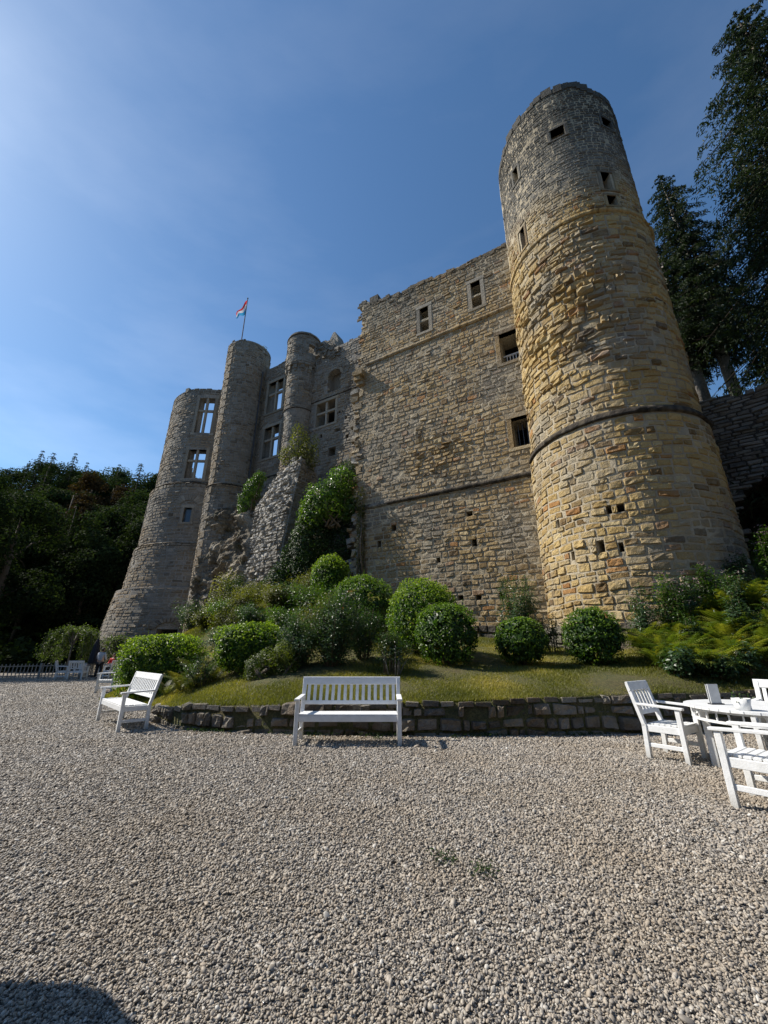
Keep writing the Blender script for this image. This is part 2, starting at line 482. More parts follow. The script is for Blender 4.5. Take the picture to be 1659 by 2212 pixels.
def cuts(a, b, step, extra=()):
    xs = list(np.linspace(a, b, max(2, int(round((b - a) / step)) + 1)))
    for e in extra:
        if a < e < b:
            j = int(np.argmin([abs(x - e) for x in xs]))
            if abs(xs[j] - e) < step * .35 and 0 < j < len(xs) - 1: xs[j] = e
            else: xs.append(e)
    return np.array(sorted(set(xs)))

def grid_wall(name, fn, us, vs_, keep, thick, mat, parent, jit=.008, seed=0, d0=0.0):
    """solid wall of cells with thickness; cells not kept are real openings"""
    r = np.random.default_rng(seed)
    nu, nv = len(us), len(vs_)
    uc = (us[:-1] + us[1:]) / 2; vc = (vs_[:-1] + vs_[1:]) / 2
    UC, VC = np.meshgrid(uc, vc, indexing='ij')
    K = keep(UC, VC)
    U, V = np.meshgrid(us, vs_, indexing='ij')
    Df = d0 + r.normal(0, jit, U.shape)
    vf = fn(U, V, Df).reshape(-1, 3); vbk = fn(U, V, np.full(U.shape, -thick)).reshape(-1, 3)
    idx = np.arange(nu * nv).reshape(nu, nv); o = nu * nv
    a, b, c, d = idx[:-1, :-1], idx[1:, :-1], idx[1:, 1:], idx[:-1, 1:]
    fr = np.stack([a, b, c, d], -1)[K]; bk = np.stack([a, d, c, b], -1)[K] + o
    Kp = np.pad(K, 1)
    sides = []
    m = K & ~Kp[:-2, 1:-1]; sides.append(np.stack([a, d, d + o, a + o], -1)[m])
    m = K & ~Kp[2:, 1:-1]; sides.append(np.stack([b, b + o, c + o, c], -1)[m])
    m = K & ~Kp[1:-1, :-2]; sides.append(np.stack([a, a + o, b + o, b], -1)[m])
    m = K & ~Kp[1:-1, 2:]; sides.append(np.stack([d, c, c + o, d + o], -1)[m])
    F = np.concatenate([fr, bk] + sides)
    V_ = np.concatenate([vf, vbk])
    used = np.unique(F); mp = np.zeros(len(V_), int); mp[used] = np.arange(len(used))
    # outward orientation test
    n = np.cross(V_[fr[0, 1]] - V_[fr[0, 0]], V_[fr[0, 3]] - V_[fr[0, 0]])
    if np.dot(n, V_[fr[0, 0]] - V_[fr[0, 0] + o]) < 0: F = F[:, ::-1]
    return mobj(name, V_[used], mp[F], mat, parent, False, {'tint': np.full(len(used), .5)})

def sbox(g, fn, u0, u1, v0, v1, d0, d1, n=1):
    """box on a surface, curved along u with n segments"""
    for k in range(n):
        a = u0 + (u1 - u0) * k / n; b = u0 + (u1 - u0) * (k + 1) / n
        q = [(a, v0, d0), (b, v0, d0), (b, v0, d1), (a, v0, d1), (a, v1, d0), (b, v1, d0), (b, v1, d1), (a, v1, d1)]
        v = np.array([fn(np.array(x), np.array(y), np.array(z)) for x, y, z in q])
        f = BOXF.copy()
        n_ = np.cross(v[1] - v[0], v[3] - v[0])
        if np.dot(n_, v[4] - v[0]) > 0: f = f[:, ::-1]
        g.add(v, f)

def sp(name, fn, args, mat, parent, n=1, tint=.5, **k):
    g = Geo(); sbox(g, fn, *args, n=n)
    V = np.concatenate(g.v)
    return mobj(name, V, g.faces(), mat, parent, False, {'tint': np.full(len(V), tint)}, **k)

def window(fn, o, mat, parent, cols_=2, rows=(.55,), sw=.18, mw=.13, depth=.12, proud=.03, glass=None, sill=True, thick=1.0, label=None):
    """dressed stone surround on opening o=(u0,u1,v0,v1) with mullion / transom bars"""
    u0, u1, v0, v1 = o
    root = sp('window', fn, (u0 - sw, u0, v0, v1, -.3, proud), mat, parent, tint=random.uniform(.3, .8))   # left jamb carries the others
    off = np.array(root.location)
    def ch(nm, a, m=mat, t=.5, par=None):
        g = Geo(); sbox(g, fn, *a)
        V = np.concatenate(g.v)
        p0 = np.array(parent.location) + off
        me = make_mesh(nm, V - V.mean(0), g.faces(), m, False, {'tint': np.full(len(V), t)})
        return obj(nm, me, root, tuple(V.mean(0) - p0))
    ch('jamb', (u1, u1 + sw, v0, v1, -.3, proud), t=random.random())
    ch('lintel', (u0 - sw * 1.2, u1 + sw * 1.2, v1, v1 + sw * 1.1, -.3, proud + .012), t=random.random())
    if sill: ch('sill', (u0 - sw * 1.2, u1 + sw * 1.2, v0 - sw * .8, v0, -.3, proud + .03), t=random.random())
    for k in range(1, cols_):
        x = u0 + (u1 - u0) * k / cols_
        ch('mullion', (x - mw / 2, x + mw / 2, v0, v1, -.27, -.27 + depth + .1), t=.8)
    for rr in rows:
        y = v0 + (v1 - v0) * rr
        ch('transom', (u0, u1, y - mw / 2, y + mw / 2, -.255, -.255 + depth + .08), t=.8)
    if glass:
        ch('pane', (u0, u1, v0, v1, -.26, -.25), m=glass)
    if label: root['label'] = label
    return root

def inrects(ops):
    def f(U, V):
        m = np.zeros(U.shape, bool)
        for o in ops: m |= (U > o[0]) & (U < o[1]) & (V > o[2]) & (V < o[3])
        return m
    return f

# ================================================================== GROUND
CTRL = np.array([(-5.3, 10.3, .13), (-3.75, 8.35, .38), (-2.2, 7.98, .42), (.6, 7.75, .50), (3, 7.8, .58), (5, 8.0, .65), (9, 8.4, .72), (13, 8.8, 1.3),
    (-6.3, 11.6, .06), (-8.6, 13.2, .05), (-9.8, 16, .03), (-11.5, 20, .03), (-14.5, 26, .03),
    (-2.5, 9.6, .74), (0, 9.5, .86), (2, 10.5, 1.02), (5, 10.2, 1.04), (7.2, 11.4, 1.5), (4.5, 16, 1.75), (4.5, 13, 1.35), (2.2, 17.8, 2.4), (-1.2, 20, 4.4),
    (-3, 11, .95), (-4, 15, 2.6), (-4, 20, 4.6), (-8, 20, 2.9), (-9.5, 24, 2.9), (-12, 27.5, 1.6), (-6.5, 13.5, .55), (0, 15, 2.1), (0, 17.5, 3.3),
    (-5, 24, 5), (-9.5, 17, 1.2), (10, 10.3, 2.5), (8.2, 9.9, 1.7), (14, 11, 3.6), (18, 11, 4.2), (12, 12.2, 3.2), (1.2, 12.5, 1.4), (-5.0, 11.2, .55), (9, 14, 2.2), (6, 20, 2.4), (0, 24, 5)])
def _tps():
    x = CTRL[:, :2]; n = len(x)
    d = np.linalg.norm(x[:, None] - x[None], axis=2)
    A = np.where(d > 0, d * d * np.log(d + 1e-9), 0) + np.eye(n) * .3
    Pm = np.hstack([np.ones((n, 1)), x])
    L = np.block([[A, Pm], [Pm.T, np.zeros((3, 3))]])
    return np.linalg.solve(L, np.concatenate([CTRL[:, 2], np.zeros(3)]))
_W = _tps()
def ground_h(x, y):
    x = np.asarray(x, float); y = np.asarray(y, float)
    q = np.stack([x, y], -1)
    d = np.linalg.norm(q[..., None, :] - CTRL[:, :2], axis=-1)
    k = np.where(d > 0, d * d * np.log(d + 1e-9), 0)
    return k @ _W[:len(CTRL)] + _W[-3] + _W[-2] * x + _W[-1] * y
def gh(x, y): return float(ground_h(x, y))

# gravel sheet to the horizon
m, t, out = new_mat('gravel_ground'); s = N(t); p = s.pos()
vor = s.n('TexVoronoi', {'Vector': p, 'Scale': 58.0})
vor2 = s.n('TexVoronoi', {'Vector': p, 'Scale': 58.0}, feature='DISTANCE_TO_EDGE')
cc = s.ramp(s.sep(vor.outputs['Color'])[0], [(0, (.09, .08, .07)), (.3, (.22, .19, .155)), (.6, (.33, .29, .235)), (.85, (.42, .37, .31)), (1, (.60, .56, .50))])
big = s.noise(p, .8, 4)
cc = s.mix(s.maprange(big, .35, .7, .0, .35), cc, (.25, .20, .14))
cc = s.mix(s.maprange(vor2.outputs['Distance'], 0, .14, .8, 0), cc, (.06, .05, .042))
bs = s.n('BsdfPrincipled', {'Base Color': cc, 'Roughness': .85, 'Normal': s.bump(s.maprange(vor2.outputs['Distance'], 0, .35), .012)})
t.links.new(bs.outputs[0], out.inputs[0]); M['gravelbase'] = m
n = 60
gx = np.concatenate([-np.geomspace(400, 2, 14), np.linspace(-1.5, 1.5, 5), np.geomspace(2, 400, 14)])
gy = np.concatenate([[-400, -100, -30, -8], np.linspace(-3, 30, 24), np.geomspace(34, 900, 12)])
X, Y = np.meshgrid(gx, gy, indexing='ij')
Z = np.zeros(X.shape)
idx = np.arange(X.size).reshape(X.shape)
F = np.stack([idx[:-1, :-1], idx[1:, :-1], idx[1:, 1:], idx[:-1, 1:]], -1).reshape(-1, 4)
mobj('gravel_ground', np.stack([X, Y, Z], -1), F, M['gravelbase'], kind='structure')

# pebbles: geometry nodes, one mass
def scatter(n, y0, y1):
    # area-uniform in the wedge in front of the camera
    yy = np.sqrt(rng.uniform(y0 * y0, y1 * y1, n))
    xx = rng.uniform(-1.12, 1.12, n) * (yy + 1.6)
    return xx, yy
def pebble_mat():
    m, t, out = new_mat('pebbles'); s = N(t)
    rd = s.n('ObjectInfo').outputs['Random']
    c = s.ramp(rd, [(0, (.09, .085, .08)), (.14, (.18, .165, .15)), (.3, (.28, .255, .225)), (.45, (.35, .29, .225)), (.58, (.34, .31, .265)), (.72, (.40, .355, .295)), (.84, (.33, .285, .235)), (.95, (.44, .41, .365)), (1, (.56, .54, .50))])
    loc_ = s.n('ObjectInfo').outputs['Location']
    c = s.mix(s.maprange(s.noise(loc_, .9, 4), .42, .66, 0, .38), c, (.27, .205, .13))
    p = s.n('TexCoord').outputs['Object']
    c = s.mix(s.maprange(s.noise(p, 1.5), .3, .7, 0, .4), c, s.mix(1.0, c, (.6, .58, .55), 'MULTIPLY'))
    b = s.n('BsdfPrincipled', {'Base Color': c, 'Roughness': .6, 'Specular IOR Level': .4})
    t.links.new(b.outputs[0], out.inputs[0]); return m
M['pebble'] = pebble_mat()
def gn_instances(o, mat, subdiv=2):
    ng = bpy.data.node_groups.new('pebble_nodes', 'GeometryNodeTree')
    ng.interface.new_socket('Geometry', in_out='INPUT', socket_type='NodeSocketGeometry')
    ng.interface.new_socket('Geometry', in_out='OUTPUT', socket_type='NodeSocketGeometry')
    nn = ng.nodes; gi = nn.new('NodeGroupInput'); go = nn.new('NodeGroupOutput')
    ico = nn.new('GeometryNodeMeshIcoSphere'); ico.inputs['Radius'].default_value = 1; ico.inputs['Subdivisions'].default_value = subdiv
    sm = nn.new('GeometryNodeSetShadeSmooth'); st = nn.new('GeometryNodeSetMaterial'); st.inputs['Material'].default_value = mat
    ip = nn.new('GeometryNodeInstanceOnPoints')
    ra = nn.new('GeometryNodeInputNamedAttribute'); ra.data_type = 'FLOAT_VECTOR'; ra.inputs[0].default_value = 'rot'
    sa = nn.new('GeometryNodeInputNamedAttribute'); sa.data_type = 'FLOAT_VECTOR'; sa.inputs[0].default_value = 'scl'
    L = ng.links.new
    L(ico.outputs['Mesh'], sm.inputs[0]); L(sm.outputs[0], st.inputs[0]); L(st.outputs[0], ip.inputs['Instance'])
    L(gi.outputs[0], ip.inputs['Points']); L(ra.outputs[0], ip.inputs['Rotation']); L(sa.outputs[0], ip.inputs['Scale'])
    L(ip.outputs[0], go.inputs[0])
    md = o.modifiers.new('pebbles', 'NODES'); md.node_group = ng
def pebbles(name, xx, yy, zz, size, mat, subdiv, **k):
    me = bpy.data.meshes.new(name); n = len(xx)
    me.vertices.add(n); me.vertices.foreach_set('co', np.stack([xx, yy, zz], -1).astype(np.float32).ravel())
    rot = np.stack([rng.normal(0, .45, n), rng.normal(0, .45, n), rng.uniform(0, 6.28, n)], -1)
    sc = size[:, None] * np.stack([rng.uniform(.8, 1.35, n), rng.uniform(.55, .95, n), rng.uniform(.4, .7, n)], -1)
    for nm, v in (('rot', rot), ('scl', sc)):
        a = me.attributes.new(nm, 'FLOAT_VECTOR', 'POINT'); a.data.foreach_set('vector', v.astype(np.float32).ravel())
    me.materials.append(mat)
    o = obj(name, me, None, **k)
    gn_instances(o, mat, subdiv)
    return o
# garden edge (retaining wall line, then the open grass edge going back left)
EDGE = [(-14.5, 26), (-11.5, 20), (-9.8, 16), (-8.6, 13.2), (-6.3, 11.6), (-5.3, 10.3), (-4.7, 9.2), (-3.75, 8.35), (-2.2, 7.98), (-.8, 7.82), (.6, 7.75), (3, 7.8), (5, 8.0), (9, 8.4), (13, 8.8), (24, 9.0)]
EX = np.array([e[0] for e in EDGE]); EY = np.array([e[1] for e in EDGE])
def outside(x, y): return y < np.interp(x, EX, EY) - .02
# pebble size and density change smoothly with distance: no visible bands
yg = np.linspace(1.45, 27, 2000); sg = .0062 * (yg / 2) ** .5
dens = 1.1 * np.minimum(1, (7 / yg) ** .6) / (math.pi * sg ** 2) * 2.24 * (yg + 1.6)
cdf = np.concatenate([[0], np.cumsum((dens[1:] + dens[:-1]) / 2 * np.diff(yg))]); NP_ = int(min(cdf[-1], 800000))
ys_ = np.interp(rng.uniform(0, cdf[-1], NP_), cdf, yg); xs_ = rng.uniform(-1.12, 1.12, NP_) * (ys_ + 1.6)
ss_ = .0062 * (ys_ / 2) ** .5 * rng.lognormal(0, .30, NP_)
mk = outside(xs_, ys_) & (xs_ < 16)
xs_, ys_, ss_ = xs_[mk], ys_[mk], ss_[mk]
zs_ = rng.uniform(0, 1, len(xs_)) ** 2 * .010 + ss_ * .15
pebbles('gravel', xs_, ys_, zs_, ss_, M['pebble'], 2, kind='stuff', label='loose rounded river gravel covering the courtyard', cat='gravel')

# lawn mound
m, t, out = new_mat('lawn_soil'); s = N(t); p = s.pos()
c = s.ramp(s.noise(p, 2.2, 6, .65), [(.3, (.10, .07, .035)), (.5, (.085, .085, .028)), (.7, (.05, .075, .02))])
c = s.mix(s.maprange(s.noise(p, 14, 6, .7), .42, .62, 0, .8), c, (.17, .15, .055))
c = s.mix(s.maprange(s.noise(p, 34, 4, .7), .5, .64, 0, .75), c, (.035, .045, .012))
bs = s.n('BsdfPrincipled', {'Base Color': c, 'Roughness': .95, 'Normal': s.bump(s.noise(p, 34, 6, .7), .08)})
t.links.new(bs.outputs[0], out.inputs[0]); M['soil'] = m
def resample(px, py, n):
    d = np.concatenate([[0], np.cumsum(np.hypot(np.diff(px), np.diff(py)))])
    q = np.linspace(0, d[-1], n)
    return np.interp(q, d, px), np.interp(q, d, py)
ex, ey = resample(EX, EY, 220)
bx, by = resample(np.array([-18, -14, -6, 0, 8, 16, 26]), np.array([31, 34, 31, 27, 20, 19, 18.]), 220)
kk = np.linspace(0, 1, 70) ** 1.3
LX = ex[:, None] * (1 - kk) + bx[:, None] * kk; LY = ey[:, None] * (1 - kk) + by[:, None] * kk
LZ = ground_h(LX, LY) + .05 * fbm(np.stack([LX * .8, LY * .8, LX * 0], -1)) * (kk > 0)
LX = np.concatenate([LX[:, :1], LX], 1); LY = np.concatenate([LY[:, :1], LY], 1); LZ = np.concatenate([np.full((220, 1), -.2), LZ], 1)
idx = np.arange(LX.size).reshape(LX.shape)
F = np.stack([idx[:-1, :-1], idx[1:, :-1], idx[1:, 1:], idx[:-1, 1:]], -1).reshape(-1, 4)
mobj('lawn', np.stack([LX, LY, LZ], -1), F, M['soil'], kind='structure')

# leaf builder ------------------------------------------------------
def leaves(c, nrm, size, aspect=.5, fold=.25, droop=0, tint=None, seed=0):
    """folded diamond leaves: returns verts, tris, tint"""
    r = np.random.default_rng(seed); n = len(c)
    nrm = nrm + r.normal(0, .45, (n, 3)); nrm /= np.linalg.norm(nrm, axis=1, keepdims=True) + 1e-9
    d = r.normal(0, 1, (n, 3)); d[:, 2] -= droop
    d -= nrm * (d * nrm).sum(1, keepdims=True); d /= np.linalg.norm(d, axis=1, keepdims=True) + 1e-9
    sd = np.cross(nrm, d)
    L = (size if hasattr(size, '__len__') else np.full(n, size)) * r.uniform(.65, 1.25, n); L = L[:, None]
    b = c - d * L / 2; tp = c + d * L / 2 - nrm * L * .12
    l = c + sd * L * aspect / 2 + nrm * L * fold * .3; rt = c - sd * L * aspect / 2 + nrm * L * fold * .3
    V = np.stack([b, rt, tp, l], 1).reshape(-1, 3)
    k = np.arange(n)[:, None] * 4
    Fq = np.concatenate([k + [[0, 1, 2]], k + [[0, 2, 3]]])
    tt = r.random(n) if tint is None else np.clip(tint + r.normal(0, .15, n), 0, 1)
    return V, Fq, np.repeat(tt, 4)

# grass blades on the lawn
def grass(n, name, label):
    i = rng.uniform(0, 1, n); kq = rng.uniform(0, 1, n)
    x = rng.uniform(-10.5, 12, n); y = 7.7 + 12.0 * rng.uniform(0, 1, n) ** 2.1
    ok = (~outside(x, y - .05))
    x, y = x[ok], y[ok]
    dn = fbm(np.stack([x * 1.1, y * 1.1, x * 0], -1))
    ok = dn + rng.normal(0, .5, len(x)) > -.95
    x, y, dn = x[ok], y[ok], dn[ok]
    z = ground_h(x, y) + .0
    n = len(x); h = rng.uniform(.018, .055, n) * (1 + .3 * dn) * (1 + .12 * np.clip(y - 11, 0, 8))
    a = rng.uniform(0, 6.28, n); wv = .003 + .0005 * y
    dx, dy = np.cos(a), np.sin(a)
    ln = rng.normal(0, .025, (n, 2))
    V = np.stack([np.stack([x - dx * wv, y - dy * wv, z - .01], -1), np.stack([x + dx * wv, y + dy * wv, z - .01], -1), np.stack([x + ln[:, 0], y + ln[:, 1], z + h], -1)], 1)
    F = np.arange(n * 3).reshape(-1, 3)
    mobj(name, V, F, M['grassm'], None, False, {'tint': np.repeat(np.clip(.42 + .5 * fbm(np.stack([x * .9 + 40, y * .9, x * 0], -1)) + rng.normal(0, .2, n), 0, 1), 3)}, kind='stuff', label=label, cat='grass')
grass(620000, 'grass', 'short patchy grass on the raised lawn')

# ================================================================== ROUND TOWER
TC = (9.08, 14.37); TR = 3.0
LEAN = (.0075, -.012)
def tr_rf(v):
    return 3.0 + np.where(v < 8.9, .10 + .004 * (8.9 - v), 0) - np.where(v > 18.3, .06, 0) + np.clip(1.9 - v, 0, 1) * .12
tfn = cyl_fn(TC, TR, tr_rf, LEAN)
tower = wthing('round_tower', (9.08, 14.37, 1.3), label='tall round ochre sandstone tower with blackened broken top, right of the curtain wall', cat='tower', group='castle ruin')
def ang(a): return R(a % 360) * TR
def top_ops(a0, a1, v0, v1): return (ang(a0), ang(a1), v0, v1)
TOPS = [top_ops(-122.5, -110, 23.55, 24.25), top_ops(-76, -64, 24.0, 24.7), top_ops(-91, -80, 19.6, 20.7), top_ops(-90, -82, 18.65, 19.25),
        top_ops(-162, -155, 23.1, 24.1), top_ops(-166, -158, 18.85, 20.1)]
PUT = [top_ops(-131, -128, 5.5, 5.85), top_ops(-125, -121.5, 5.45, 5.8), top_ops(-157, -153.5, 4.25, 4.6), top_ops(-139, -135, 4.3, 4.72), top_ops(-164, -161.5, 5.5, 5.85), top_ops(-158, -156, 5.8, 6.1), top_ops(-128, -125.5, 4.25, 4.55)]
def ttop(u):
    return 26.6 + .5 * np.sin(u * .55 + 1) + .25 * vnoise(np.stack([u * 1.3, u * 0, u * 0], -1))
TA0, TA1 = ang(-195), ang(-195) + R(235) * TR    # visible arc plus margins
allops = TOPS + PUT
us = cuts(0, 2 * PI * TR, .30, [e for o in allops for e in o[:2]]); vsx = cuts(1.0, 27.6, .35, [e for o in allops for e in o[2:]])
inr = inrects(allops)
grid_wall('mortar_core', tfn, us, vsx, lambda U, V: (~inr(U, V)) & (V < ttop(U) - .1), 1.1, M['mortar'], tower)
def t_prot(u, v):
    z = np.exp(-((v - 14.2) / 3.2) ** 2) * np.exp(-((u - ang(-135)) / 2.4) ** 2)
    return .62 + 2.0 * z + np.where(v > 18.3, -.25, 0)
def t_course(v): return (.19, .29) if v < 9 else ((.19, .34) if v < 18.2 else (.13, .21))
def t_len(v): return (.27, .66) if v < 9 else ((.27, .72) if v < 18.2 else (.18, .42))
sops = [(o[0] - .14, o[1] + .14, o[2] - .12, o[3] + .16) for o in TOPS] + PUT
dat = masonry(tfn, TA0, TA1, 2.05, 27.6, t_course, t_len, ops=sops + [(0, 99, 8.86, 9.05)], keep=lambda u, v: v < ttop(u), nu=6, nv=5, protf=t_prot, prot=.04, wav=.035, seed=11, gap=.018)
add_stones(tower, dat, M['ochre'])
# dark footing
foot_fn = cyl_fn(TC, TR, lambda v: 3.32 + .0 * v)
dat = masonry(foot_fn, TA0, TA1, 1.0, 2.12, (.24, .40), (.35, .8), keep=None, prot=.07, rough=.8, wav=.05, seed=12, back=.2)
add_stones(tower, dat, M['dark'], 'footing_stone', 60, jname='footing_stonework')
g = Geo()
for k in range(60):
    sbox(g, foot_fn, TA0 + (TA1 - TA0) * k / 60, TA0 + (TA1 - TA0) * (k + 1) / 60, .8, 2.05, -.6, -.03)
g.build('footing_core', M['mortar_dark'], tower)
# rounded string courses
def ring(fn, u0, u1, v, r, name, mat, parent, n=70, wob=.0, seedv=0, seg=8):
    U = np.linspace(u0, u1, n); prof = [(-.1, -r), (r * .5, -r * .9), (r, -r * .3), (r, r * .3), (r * .55, r * .9), (-.1, r * 1.1)]
    rr = np.random.default_rng(seedv); wv = wob * np.cumsum(rr.normal(0, 1, n)) * .0 + wob * np.sin(U * 2.1 + 1) + wob * .5 * rr.normal(0, 1, n)
    P = np.stack([fn(U, v + b + wv, np.full(n, a)) for a, b in prof], 1)
    K = len(prof); idx = np.arange(n * K).reshape(n, K)
    F = np.stack([idx[:-1, :-1], idx[1:, :-1], idx[1:, 1:], idx[:-1, 1:]], -1).reshape(-1, 4)
    q = P[n // 2]
    return mobj(name, P, F, mat, parent, True, {'tint': np.repeat(rr.random(n), K)})
ring(tfn, TA0, TA1, 8.95, .14, 'string_course', M['string'], tower, 110, .008)
ring(tfn, TA0, TA1, 18.35, .14, 'string_course', M['ochre'], tower, 110, .015)
for i, o in enumerate(TOPS):
    window(tfn, o, M['ochre'], tower, cols_=1, rows=(), sw=.11, proud=.035)
# rim rubble along the broken top
g = Geo()
for k in range(90):
    u = TA0 + (TA1 - TA0) * (k + random.random()) / 90; h = float(ttop(np.array([u]))[0])
    sz = random.uniform(.1, .26)
    sbox(g, tfn, u - sz, u + sz, h - .35, h + random.uniform(-.1, .16), -random.uniform(.3, .7), random.uniform(-.02, .06))
V = np.concatenate(g.v)
mobj('broken_rim', V, g.faces(), M['ochre'], tower, False, {'tint': np.full(len(V), .2)}, kind='stuff')
# floors inside, keep the tower dark like a roofed shaft
for hz in (6.0, 17.0, 22.0):
    g = Geo(); lathe(g, [(.01, hz + .12), (1.95, hz + .12), (1.95, hz), (.01, hz)], (TC[0] + LEAN[0] * hz, TC[1] + LEAN[1] * hz, 0), 24)
    g.build('floor', M['dark'], tower, attrs=None)

# ================================================================== CURTAIN WALL
OC = (6.5, 15.9)
cfn = plane_fn(OC)
curtain = wthing('curtain_wall', (2.6, 18.2, 2.2), label='high flat sandstone castle wall between the round tower and the broken corner', cat='wall', group='castle ruin')
COPS = [(4.5, 5.06, 18.95, 19.75), (4.5, 5.06, 19.87, 20.75), (1.36, 1.9, 19.1, 19.9), (1.36, 1.9, 20.02, 20.95), (-.25, .72, 14.95, 16.75), (-.25, .62, 10.2, 11.75)]
CPUT = [(7.7, 7.92, 6.45, 6.8), (6.8, 7.05, 7.2, 7.5), (2.65, 2.95, 5.85, 6.25), (2.8, 3.1, 7.3, 7.55), (6.0, 6.2, 3.75, 4.05), (5.1, 5.3, 3.55, 3.85), (4.2, 4.45, 3.45, 3.8), (3.5, 3.75, 3.45, 3.8), (2.7, 2.95, 3.4, 3.7),
        (6.9, 7.1, 3.2, 3.5), (1.7, 1.95, 3.4, 3.75), (4.5, 4.7, 5.3, 5.55)]
def ctop(u): return np.interp(u, [-1, 2, 5, 8.2, 9.1, 9.8], [22.8, 22.85, 22.95, 23.2, 23.7, 23.6]) + .12 * vnoise(np.stack([u * 2.2, u * 0 + 5, u * 0], -1)) - .25
def cleft(v): return 9.2 + .16 * vnoise(np.stack([v * .8, v * 0 + 3, v * 0], -1)) + .15 * vnoise(np.stack([v * 3, v * 0 + 9, v * 0], -1))
us = cuts(-1.2, 9.95, .25, [e for o in COPS + CPUT for e in o[:2]]); vsx = cuts(1.2, 24.4, .25, [e for o in COPS + CPUT for e in o[2:]])
inr2 = inrects(COPS + CPUT)
grid_wall('mortar_core', cfn, us, vsx, lambda U, V: (~inr2(U, V)) & (V < ctop(U)) & (U < cleft(V)), 1.3, M['mortar'], curtain)
sops = [(o[0] - .22, o[1] + .22, o[2] - .16, o[3] + .2) for o in COPS[:4]] + [(o[0] - .3, o[1] + .25, o[2] - .2, o[3] + .3) for o in COPS[4:]] + CPUT
def c_course(v): return (.17, .27) if v < 8.7 else ((.18, .30) if v < 18 else (.15, .24))
def c_prot(u, v):
    return .60 + .9 * np.exp(-((v - 11.2) / 1.5) ** 2) * np.exp(-((u - 4.3) / 1.6) ** 2)
dat = masonry(cfn, -1.2, 9.75, 2.1, 24.2, c_course, (.24, .62), ops=sops + [(-2, 99, 8.68, 8.86)], keep=lambda u, v: (v < ctop(u) + .1) & (u < cleft(v) + .1), nu=5, nv=4, prot=.042, protf=c_prot, wav=.035, gap=.03, seed=21)
add_stones(curtain, dat, M['wall'])
cf2 = plane_fn((OC[0] + ND[0] * .12, OC[1] + ND[1] * .12))
dat = masonry(cf2, -1.2, 9.6, .9, 2.16, (.26, .4), (.35, .8), prot=.05, rough=.8, seed=22, back=.12)
add_stones(curtain, dat, M['dark'], 'footing_stone', 60, jname='footing_stonework')
ring(cfn, -.6, 9.3, 8.77, .12, 'string_course', M['string'], curtain, 50, .01)
ring(cfn, -.6, 8.75, 18.25, .12, 'string_course', M['wall'], curtain, 50, .012)
for i in (0, 2):
    a, b = COPS[i], COPS[i + 1]
    window(cfn, (a[0], a[1], a[2], b[3]), M['dressed'], curtain, cols_=1, rows=(.47,), sw=.2, mw=.13, proud=.035)
window(cfn, COPS[4], M['wall'], curtain, 1, (), sw=.2, proud=.02)
window(cfn, COPS[5], M['wall'], curtain, 1, (), sw=.2, proud=.02)
g = Geo()                                        # pale balustrade inside the upper of the two deep windows
for k in range(5):
    sbox(g, cfn, -.1 + k * .15, -.05 + k * .15, 14.95, 15.75, -.62, -.57)
sbox(g, cfn, -.2, .7, 15.72, 15.8, -.64, -.55)
g.build('balustrade', M['paint2'], curtain)
g = Geo()                                        # iron bars in the lower deep window
for k in range(3): sbox(g, cfn, .0 + k * .2, .03 + k * .2, 10.2, 11.75, -.5, -.47)
g.build('window_bars', M['metal'], curtain)
# rubble toothing of the torn-off return at the left end, and the corbel stub
rr = np.random.default_rng(5)
for k in range(170):
    v = rr.uniform(3.4, 16.5) if k % 8 else rr.uniform(16.5, 22); u = cleft(np.array([v]))[0] + (rr.uniform(-.25, .42) if v < 16.5 else rr.uniform(-.2, .02))
    sx, sz, dd = rr.uniform(.10, .28), rr.uniform(.07, .17), (rr.uniform(-.05, .2) if v < 16.5 else rr.uniform(-.05, .06))
    g = Geo(); sbox(g, cfn, u - sx, u + sx, v - sz, v + sz, dd - .75, dd - .08)
    V = np.concatenate(g.v) + rr.normal(0, .04, (8, 3))
    mobj('toothing_stone', V, g.faces(), M['white'] if rr.random() < (.75 if v < 9.5 else .12) else M['wall'], curtain, False, {'tint': np.full(8, rr.random())})
for k, (u, v, a, b, d) in enumerate([(9.15, 17.5, .32, .14, .5), (9.2, 17.2, .26, .14, .38), (9.1, 16.9, .22, .12, .26), (9.2, 17.85, .2, .12, .3)]):
    g = Geo(); sbox(g, cfn, u - a, u + a, v - b, v + b, -.3, d)
    V = np.concatenate(g.v) + rr.normal(0, .03, (8, 3))
    mobj('corbel', V, g.faces(), M['wall'], curtain, False, {'tint': np.full(8, .3)})
# parapet cap stones, torn crown
for k in range(60):
    u = -.6 + 10 * k / 60; h = float(ctop(np.array([u]))[0]); sz = rr.uniform(.1, .22)
    g = Geo(); sbox(g, cfn, u - sz, u + sz, h - .2, h + rr.uniform(-.05, .10), -rr.uniform(.3, .8), rr.uniform(-.02, .05))
    V = np.concatenate(g.v) + rr.normal(0, .025, (8, 3))
    mobj('cap_stone', V, g.faces(), M['wall'], curtain, False, {'tint': np.full(8, .15)})
g = Geo(); sbox(g, cfn, 8.3, 8.95, 23.0, 24.3, -1.2, -.5)
V = np.concatenate(g.v); mobj('wall_stub', V, g.faces(), M['wall'], curtain, False, {'tint': np.full(len(V), .2)})
# rooms behind the deep windows
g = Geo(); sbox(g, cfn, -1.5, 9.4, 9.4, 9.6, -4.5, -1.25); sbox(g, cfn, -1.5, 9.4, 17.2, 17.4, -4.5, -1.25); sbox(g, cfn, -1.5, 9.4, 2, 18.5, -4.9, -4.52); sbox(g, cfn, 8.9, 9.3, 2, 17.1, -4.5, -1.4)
g.build('inner_rooms', M['mortar_dark'], curtain)

